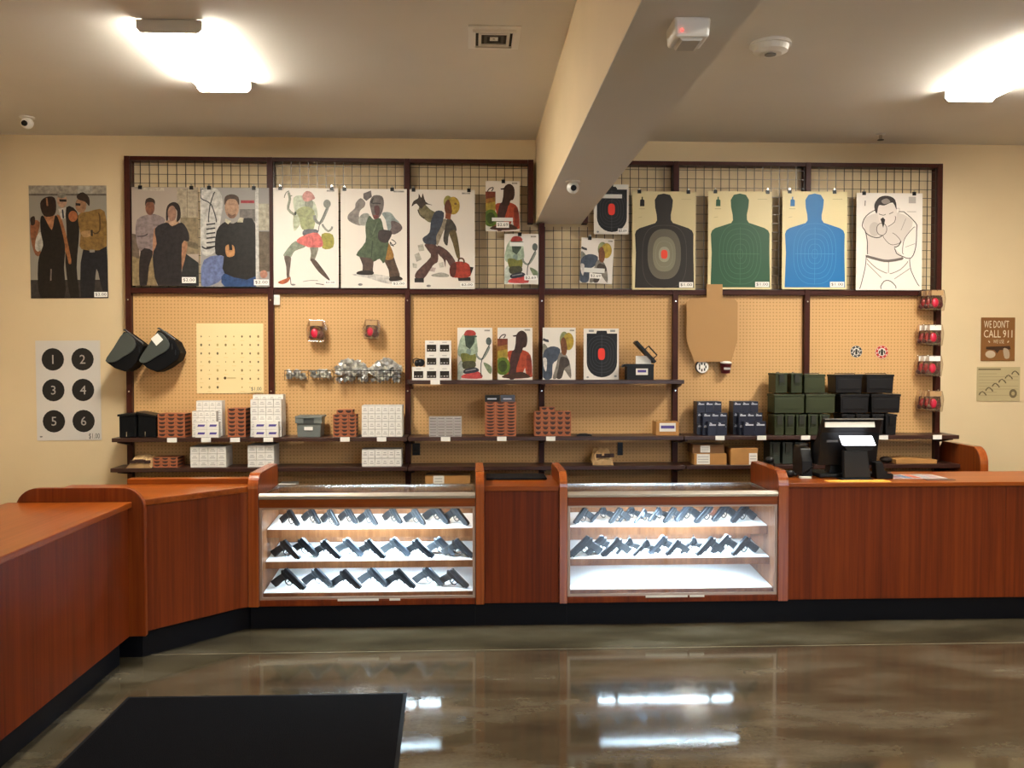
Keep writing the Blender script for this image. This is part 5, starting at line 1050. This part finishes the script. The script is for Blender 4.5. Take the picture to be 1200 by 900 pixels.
# rolls hanging at the cardboard silhouette's foot
x, z = PX(821.5, PEGY), PZ(430, PEGY); t = thing('target_roll', 'roll of round black and white target stickers on the pegboard', 'roll', (x, PEGY, z))
m = MB(); m.cyl((x, PEGY - 0.001, z), 0.058, -0.05, mat('roll_edge', '#3b3633', 0.5), 'Y', 24); m.build('roll', t, bevel=0.003)
m = MB(); m.cyl((x, PEGY - 0.0515, z), 0.054, -0.0008, WHITE, 'Y', 24)
for k in range(7): a = 2 * PI * k / 7; m.box(x + 0.03 * math.cos(a) - 0.006, PEGY - 0.0532, z + 0.03 * math.sin(a) - 0.012, x + 0.03 * math.cos(a) + 0.006, PEGY - 0.0524, z + 0.03 * math.sin(a) + 0.012, BLACK)
m.build('printed_face', t)
x, z = PX(848.5, PEGY), PZ(430, PEGY); t = thing('target_roll', 'maroon and white round pack on the pegboard beside the sticker roll', 'pack', (x, PEGY, z))
m = MB(); m.tube([(x, PEGY - 0.045, z - 0.055), (x, PEGY - 0.05, z + 0.0), (x, PEGY - 0.055, z + 0.035)], [0.04, 0.047, 0.053], MAROON, 20); m.build('cup', t)
m = MB(); m.ball((x, PEGY - 0.0555, z + 0.036), 0.053, WHITE, 18, 8, sc=(1, 1, 0.35)); m.build('cap', t, smooth=True)
m = MB(); m.box(x - 0.03, PEGY - 0.1025, z - 0.025, x + 0.03, PEGY - 0.098, z - 0.005, WPRINT); m.build('lettering', t)
m = MB(); x = PX(325.5, 8.25); m.box(x - 0.032, 8.262, PZ(358, 8.26), x + 0.02, 8.266, PZ(345.5, 8.26), WHITE); tag(m.build('price_card'), 'blank white price card just under the rack rail', 'price card')
# ------------------------------------------------------------------ handguns in the cases
GUNM = mat('gun_black', '#1b1e24', 0.34, metal=0.3); GUNF = mat('gun_polymer', '#15171c', 0.5); STEEL = mat('gun_steel', '#5c646e', 0.28, metal=0.9); GWOOD = mat('grip_wood', '#5a2c16', 0.45, var=0.2, vscale=60)
def pistol(kind='auto', slide=GUNM, frame=GUNF, grip=None, L=0.178, s=1.0):
    """profile in x-z, muzzle to +x, then turned so muzzle and grip heel both rest on z = 0"""
    t = thing('handgun', None, None, (0, 0, 0)); del t['_org']; t['_org'] = (0, 0, 0)
    hz = 0.128
    if kind == 'auto':
        parts = [('slide', [(0.0, hz), (L - 0.004, hz), (L, hz + 0.006), (L, hz + 0.022), (L - 0.008, hz + 0.029), (0.006, hz + 0.029), (0.0, hz + 0.022)], 0.0125, slide),
                 ('frame', [(0.004, hz - 0.001), (-0.014, hz - 0.008), (-0.008, hz - 0.016), (0.002, hz - 0.028), (0.052, hz - 0.03), (0.058, hz - 0.022), (0.104, hz - 0.021), (0.110, hz - 0.016), (L - 0.02, hz - 0.013), (L - 0.014, hz - 0.001)], 0.011, frame),
                 ('grip', [(0.001, hz - 0.0285), (-0.012, 0.06), (-0.026, 0.006), (-0.022, 0.0), (0.024, 0.0), (0.028, 0.006), (0.036, 0.055), (0.052, hz - 0.0305)], 0.014, grip or frame)]
    elif kind == 'compact':
        L = L * 0.86
        parts = [('slide', [(0.0, hz), (L - 0.004, hz), (L, hz + 0.006), (L - 0.002, hz + 0.022), (L - 0.014, hz + 0.027), (0.008, hz + 0.027), (0.0, hz + 0.02)], 0.0115, slide),
                 ('frame', [(0.004, hz - 0.001), (-0.010, hz - 0.006), (0.002, hz - 0.022), (0.048, hz - 0.026), (0.054, hz - 0.018), (L - 0.024, hz - 0.014), (L - 0.012, hz - 0.001)], 0.0105, frame),
                 ('grip', [(0.001, hz - 0.0225), (-0.010, 0.06), (-0.016, 0.008), (-0.010, 0.002), (0.030, 0.002), (0.034, 0.010), (0.038, 0.06), (0.047, hz - 0.0265)], 0.0135, grip or frame)]
    else:
        parts = [('barrel', [(0.066, hz + 0.006), (L - 0.006, hz + 0.008), (L, hz + 0.012), (L - 0.002, hz + 0.026), (L - 0.012, hz + 0.031), (0.066, hz + 0.028)], 0.009, slide),
                 ('frame', [(0.0, hz + 0.02), (0.004, hz - 0.008), (0.014, hz - 0.03), (0.052, hz - 0.026), (0.0655, hz - 0.012), (0.0655, hz + 0.004), (0.028, hz + 0.004), (0.028, hz + 0.029), (0.01, hz + 0.03)], 0.009, slide),
                 ('grip', [(0.013, hz - 0.031), (-0.006, 0.07), (-0.028, 0.008), (-0.02, 0.0), (0.016, 0.0), (0.026, 0.03), (0.032, 0.06), (0.046, hz - 0.028)], 0.0145, grip or GWOOD)]
    mx = max(p[0] for _, q, _, _ in parts for p in q); low = min([(p[0], p[1]) for p in parts[0][1] if p[0] > mx - 0.01], key=lambda p: p[1])
    heel = max([p for p in parts[2][1] if p[1] <= 0.0145], key=lambda p: p[0])
    ang = math.atan2(low[1] - heel[1], low[0] - heel[0])
    R = Matrix.Rotation(ang, 4, 'Y')
    zmin = min((R @ Vector((p[0] * s, 0, p[1] * s))).z for _, q, _, _ in parts for p in q)
    rx = [(R @ Vector((p[0] * s, 0, p[1] * s))).x for _, q, _, _ in parts for p in q]; xc = (min(rx) + max(rx)) / 2
    T = Matrix.Translation((-xc, 0, -zmin + 0.0006)) @ R @ Matrix.Scale(s, 4)
    made = {}
    for n_, q, hw, mt in parts:
        m = MB(); m.prism(q, -hw, hw, mt, T=T); made[n_] = m.build(n_, t, bevel=0.0025, seg=1)
    m = MB(); g0 = 0.03 if kind != 'revolver' else 0.03
    m.tube([(0.050, 0, hz - 0.026), (0.050, 0, hz - 0.05), (0.062, 0, hz - 0.056), (0.082, 0, hz - 0.056), (0.094, 0, hz - 0.046), (0.098, 0, hz - 0.02)] if kind != 'revolver' else [(0.044, 0, hz - 0.03), (0.046, 0, hz - 0.05), (0.058, 0, hz - 0.055), (0.07, 0, hz - 0.046), (0.072, 0, hz - 0.008)], 0.0038, frame, 6, T=T); m.build('trigger_guard', t)
    m = MB(); m.tube([(0.066, 0, hz - 0.018), (0.071, 0, hz - 0.032), (0.067, 0, hz - 0.045)], 0.0028, frame, 5, T=T); m.build('trigger', t)
    if kind == 'revolver':
        m = MB(); m.tube([T @ Vector((0.0285, 0, hz + 0.0155)), T @ Vector((0.0645, 0, hz + 0.0155))], 0.0195 * s * 0.6, STEEL if slide == STEEL else GUNM, 12); m.build('cylinder', t)
        m = MB(); m.tube([(0.006, 0, hz + 0.029), (-0.004, 0, hz + 0.04)], 0.004, slide, 5, T=T); m.build('hammer', t)
    else:
        m = MB()
        for k in range(5): m.prism([(0.008 + 0.006 * k, hz + 0.003), (0.0105 + 0.006 * k, hz + 0.003), (0.0125 + 0.006 * k, hz + 0.024), (0.010 + 0.006 * k, hz + 0.024)], -0.0135, -0.0128, frame, T=T)
        m.build('serrations', made['slide'])
        m = MB(); m.box(0.008, -0.003, hz + 0.0292, 0.016, 0.003, hz + 0.034, frame, T=T); m.box(L - 0.022, -0.002, hz + 0.0292, L - 0.016, 0.002, hz + 0.034, frame, T=T); m.build('sight', made['slide'])
    return t
def pad_z(k, y):
    yf, zf, yb, zb = ((6.47, 0.655, BKY - 0.022, 0.69), (6.42, 0.440, BKY - 0.022, 0.482), (6.345, 0.240, BKY - 0.022, 0.287))[k]
    return zf + 0.006 + (zb - zf) * (y - yf) / (yb - yf) + 0.004
SHN = ('top', 'middle', 'bottom')
P_full = pistol('auto'); P_comp = pistol('compact', s=0.92); P_st = pistol('auto', slide=mat('gun_grey', '#4c525c', 0.3, metal=0.7), L=0.172)
P_rev = pistol('revolver', grip=GUNF, L=0.165, s=0.95); P_revs = pistol('revolver', slide=STEEL, grip=GUNF, L=0.15, s=0.9); P_wood = pistol('auto', grip=GWOOD, L=0.18); P_big = pistol('auto', L=0.19, s=1.06)
protos = [P_full, P_comp, P_st, P_rev, P_revs, P_wood, P_big]; used = set()
DES = {P_full: 'black full-size handgun', P_comp: 'small black compact handgun', P_st: 'dark grey handgun', P_rev: 'black revolver', P_revs: 'steel revolver', P_wood: 'handgun with wooden grip', P_big: 'large black handgun'}
def gunrow(case, k, items, y, right, yaw=0.4):
    n = len(items)
    for i, (px, p) in enumerate(items):
        yy = y + (0.05 if i % 2 else 0.0)
        o = p if p not in used else dup(p); used.add(p)
        o.location = (PX(px, yy, 640), yy, pad_z(k, yy)); o.rotation_euler = (Matrix.Rotation(0.09, 3, 'X') @ Matrix.Rotation((PI + yaw if right else -yaw) + random.uniform(-0.06, 0.06), 3, 'Z')).to_euler()
        tag(o, '%s, %s from the left on the %s shelf of the %s case' % (DES[p], ORD[i], SHN[k], case), 'handgun', 'handguns on the %s shelf of the %s case' % (SHN[k], case))
gunrow('left', 0, [(x, p) for x, p in zip((340, 365, 387, 408, 431, 460, 486, 511, 534), (P_comp, P_comp, P_comp, P_comp, P_comp, P_comp, P_comp, P_full, P_full))], 6.57, False, 0.7)
gunrow('left', 1, [(x, p) for x, p in zip((335, 356, 382, 408, 434, 463, 490, 515, 536), (P_full, P_full, P_full, P_st, P_full, P_st, P_full, P_st, P_st))], 6.48, False)
gunrow('left', 2, [(x, p) for x, p in zip((338, 372, 405, 437, 468, 502, 530), (P_big, P_full, P_full, P_full, P_full, P_full, P_st))], 6.42, False)
gunrow('right', 0, [(x, p) for x, p in zip((685, 707, 726, 740, 756, 773, 789, 806, 829, 849, 871), (P_comp, P_rev, P_comp, P_rev, P_revs, P_revs, P_comp, P_st, P_wood, P_full, P_full))], 6.56, True, 0.5)
gunrow('right', 1, [(x, p) for x, p in zip((686, 704, 722, 738, 758, 776, 794, 813, 832, 850, 873), (P_big, P_full, P_full, P_rev, P_rev, P_st, P_comp, P_rev, P_full, P_full, P_full))], 6.47, True)

# ------------------------------------------------------------------ register on the right counter
CT = TOPZ + 0.0005; RYY = 6.58
DKG = mat('charcoal_plastic', '#1e1f22', 0.5, spec=0.3); SCR = emis('lit_display', '#f4f6ff', 3.2)
def Q(px, py, Y): v = at(px, py, Y); return v.x, v.z
t = thing('register_terminal', 'black point-of-sale terminal seen from behind on the right counter', 'register', (PX(992, RYY), RYY, CT))
x0, zt = Q(959, 490, 6.6); x1, zb = Q(1027, 545, 6.6)
m = MB(); m.prism([(6.50, zt), (6.53, zt + 0.004), (6.74, zb + 0.08), (6.74, zb), (6.60, zb), (6.55, zt - 0.10)][::-1], x0, x1, BLACK, 'X'); m.build('monitor', t, bevel=0.006)
m = MB(); m.box(x0 + 0.01, 6.488, zt - 0.006, x1 - 0.002, 6.499, zt + 0.003, mat('grey_trim', '#6f6b66', 0.4)); m.build('top_edge', t)
xa, za = Q(967, 494.5, 6.49); xb, zbb = Q(1025, 500.5, 6.49); m = MB(); m.prism([(6.483, zbb), (6.499, zbb), (6.499, za), (6.495, za)][::-1], xa, xb, mat('highlight_pale', '#d8d4cc', 0.25), 'X'); m.build('highlight_strip', t)  # pale strip put in as a painted highlight along the monitor's upper back
xa, _ = Q(972, 540, 6.6); xb, _ = Q(1008, 540, 6.6)
m = MB(); m.prism([(xa, CT), (xb, CT), (xb - 0.02, zb), (xa + 0.02, zb)], 6.62, 6.72, BLACK); m.build('stand', t, bevel=0.004)
xa, _ = Q(958, 560, 6.6); xb, _ = Q(1028, 560, 6.6); m = MB(); m.box(xa, 6.56, CT, xb, 6.84, CT + 0.03, BLACK); m.build('base', t, bevel=0.008)
t = thing('receipt_printer', 'black receipt printer left of the terminal on the right counter', 'printer', (PX(955, 6.62), 6.62, CT))
xa, zt = Q(949, 528, 6.6); xb = PX(957, 6.62); xb2 = xa + 0.13
m = MB(); m.prism([(6.66, CT), (6.66, CT + 0.11), (6.70, CT + 0.2), (6.82, CT + 0.22), (6.86, CT + 0.2), (6.86, CT)][::-1], xa - 0.035, xa + 0.045, BLACK, 'X'); m.build('body', t, bevel=0.006)
m = MB(); m.box(xa - 0.025, 6.72, CT + 0.222, xa + 0.035, 6.78, CT + 0.228, DKG); m.build('lid', t)
# customer display on its stand
CY = 6.46
t = thing('customer_display', 'small lit customer display on a charcoal stand in front of the terminal', 'display', (PX(1004, CY), CY, CT))
a = Q(985, 511, CY); b = Q(1022, 511, CY); c = Q(1026.5, 522, CY); d_ = Q(989, 522, CY)
m = MB(); m.prism([(p[0], p[1]) for p in (a, b, c, d_)], CY, CY + 0.03, SCR); m.build('screen', t)
e0 = Q(989, 522.3, CY); e1 = Q(1026, 528, CY)
m = MB(); m.prism([(e0[0], e0[1] - 0.0005), (e1[0], e0[1] - 0.0005), (e1[0] - 0.03, e1[1]), (e0[0] + 0.025, e1[1])], CY + 0.001, CY + 0.04, BLACK); m.build('screen_base', t)
xa, zt = Q(990, 528, CY); xb, _ = Q(1017, 528, CY); xc = PX(1022, CY)
m = MB(); m.prism([(xa, CT + 0.008), (xc, CT + 0.008), (xb, zt - 0.001), (xa - 0.004, zt - 0.001)], CY + 0.002, CY + 0.05, DKG); m.build('neck', t, bevel=0.006)
m = MB(); m.box(xa - 0.03, CY - 0.03, CT, xc + 0.004, CY + 0.08, CT + 0.0075, DKG); m.build('foot', t, bevel=0.002)
x_, z_ = Q(975, 517, CY); x2_, z2_ = Q(985, 521, CY)
m = MB(); m.box(x_ - 0.03, CY + 0.015, z_ - 0.01, x2_ - 0.012, CY + 0.028, z_ + 0.005, mat('grey_clip', '#55555a', 0.4)); m.build('side_arm', t)
# card reader
t = thing('card_reader', 'small black card reader leaning right of the register', 'card reader', (PX(1034, 6.5), 6.5, CT))
xa, zt = Q(1024, 541, 6.5); xb = PX(1033, 6.5); xc = PX(1046, 6.5)
m = MB(); m.prism([(xa + 0.01, CT), (xc, CT), (xc, CT + 0.035), (xb + 0.02, CT + 0.06), (xb, zt), (xa, zt - 0.004)], 6.47, 6.55, BLACK); m.build('body', t, bevel=0.006)
m = MB(); m.tube([(xc - 0.02, 6.469, CT + 0.045), (xc - 0.05, 6.465, CT + 0.05)], 0.006, CHROME); m.build('swipe_slot', t)
# handset with coiled cord, scanner
t = thing('barcode_scanner', 'black handheld scanner with a curly cord left of the register', 'scanner', (PX(935, 6.6), 6.6, CT))
m = MB(); xa = PX(926, 6.6); m.ball((xa, 6.6, CT + 0.028), 0.028, BLACK, sc=(1.4, 1, 0.95)); m.tube([(xa + 0.02, 6.6, CT + 0.022), (xa + 0.055, 6.61, CT + 0.018)], 0.014, BLACK, 8); m.build('body', t, smooth=True)
m = MB(); pts = [(PX(940, 6.6) + 0.13 * u + 0.0, 6.66 + 0.012 * math.sin(u * 60), CT + 0.012 + 0.09 * u * u + 0.008 * math.cos(u * 60)) for u in [i / 60 for i in range(61)]]; m.tube(pts, 0.0035, BLACK, 5); m.build('cord', t)
m = MB(); xa = PX(937, 6.56); m.box(xa, 6.52, CT, xa + 0.08, 6.56, CT + 0.014, WHITE); tag(m.build('white_adapter', bevel=0.003), 'small white block beside the scanner', 'adapter')
t = thing('gooseneck_microphone', 'thin black gooseneck stand behind the right case end panel', 'stand', (PX(906, 7.0), 7.05, SZ3))
m = MB(); xa, za = Q(902, 539, 7.05); xb, _ = Q(908, 556, 7.05); m.tube([(xb, 7.05, 0.0), (xb, 7.05, za - 0.09), (xb - 0.01, 7.05, za - 0.02)], 0.009, BLACK); m.build('pole', t)
m = MB(); m.ball((xa, 7.05, za), 0.034, BLACK, sc=(1.1, 1, 0.8)); m.build('head', t, smooth=True)
m = MB(); m.cyl((xb, 7.05, 0.0005), 0.11, 0.02, BLACK, seg=20); m.build('base', t)
# papers
m = MB(); A_, B_ = PX(970, 6.37), PX(1042, 6.37); m.box(A_, 6.315, CT, B_, 6.42, CT + 0.003, mat('yellow_paper', '#e8a83c', 0.6)); tag(m.build('paper_pad'), 'yellow paper pad at the counter edge below the register', 'paper')
m = MB(); A_, B_ = PX(1047, 6.5), PX(1118, 6.5); m.box(A_, 6.48, CT, B_ - 0.05, 6.72, CT + 0.003, INK, '#b9a9a4')
for k, c_ in enumerate(('#7a5a66', '#5a6a86', '#b0563c', '#8d8d90', '#a88a8a')): m.box(A_ + 0.02 + 0.07 * k, 6.50, CT + 0.0032, A_ + 0.075 + 0.07 * k, 6.69, CT + 0.0042, INK, c_)
tag(m.build('brochure'), 'pinkish grey brochures lying on the counter right of the register', 'paper')
m = MB(); m.box(PX(1085, 6.43), 6.40, CT, PX(1119, 6.43), 6.46, CT + 0.003, INK, '#5f4a42'); tag(m.build('leaflet'), 'thin dark leaflet on the counter beside the brochures', 'paper')

# ------------------------------------------------------------------ tidy up
for o in bpy.data.objects:
    if '_org' in o: del o['_org']
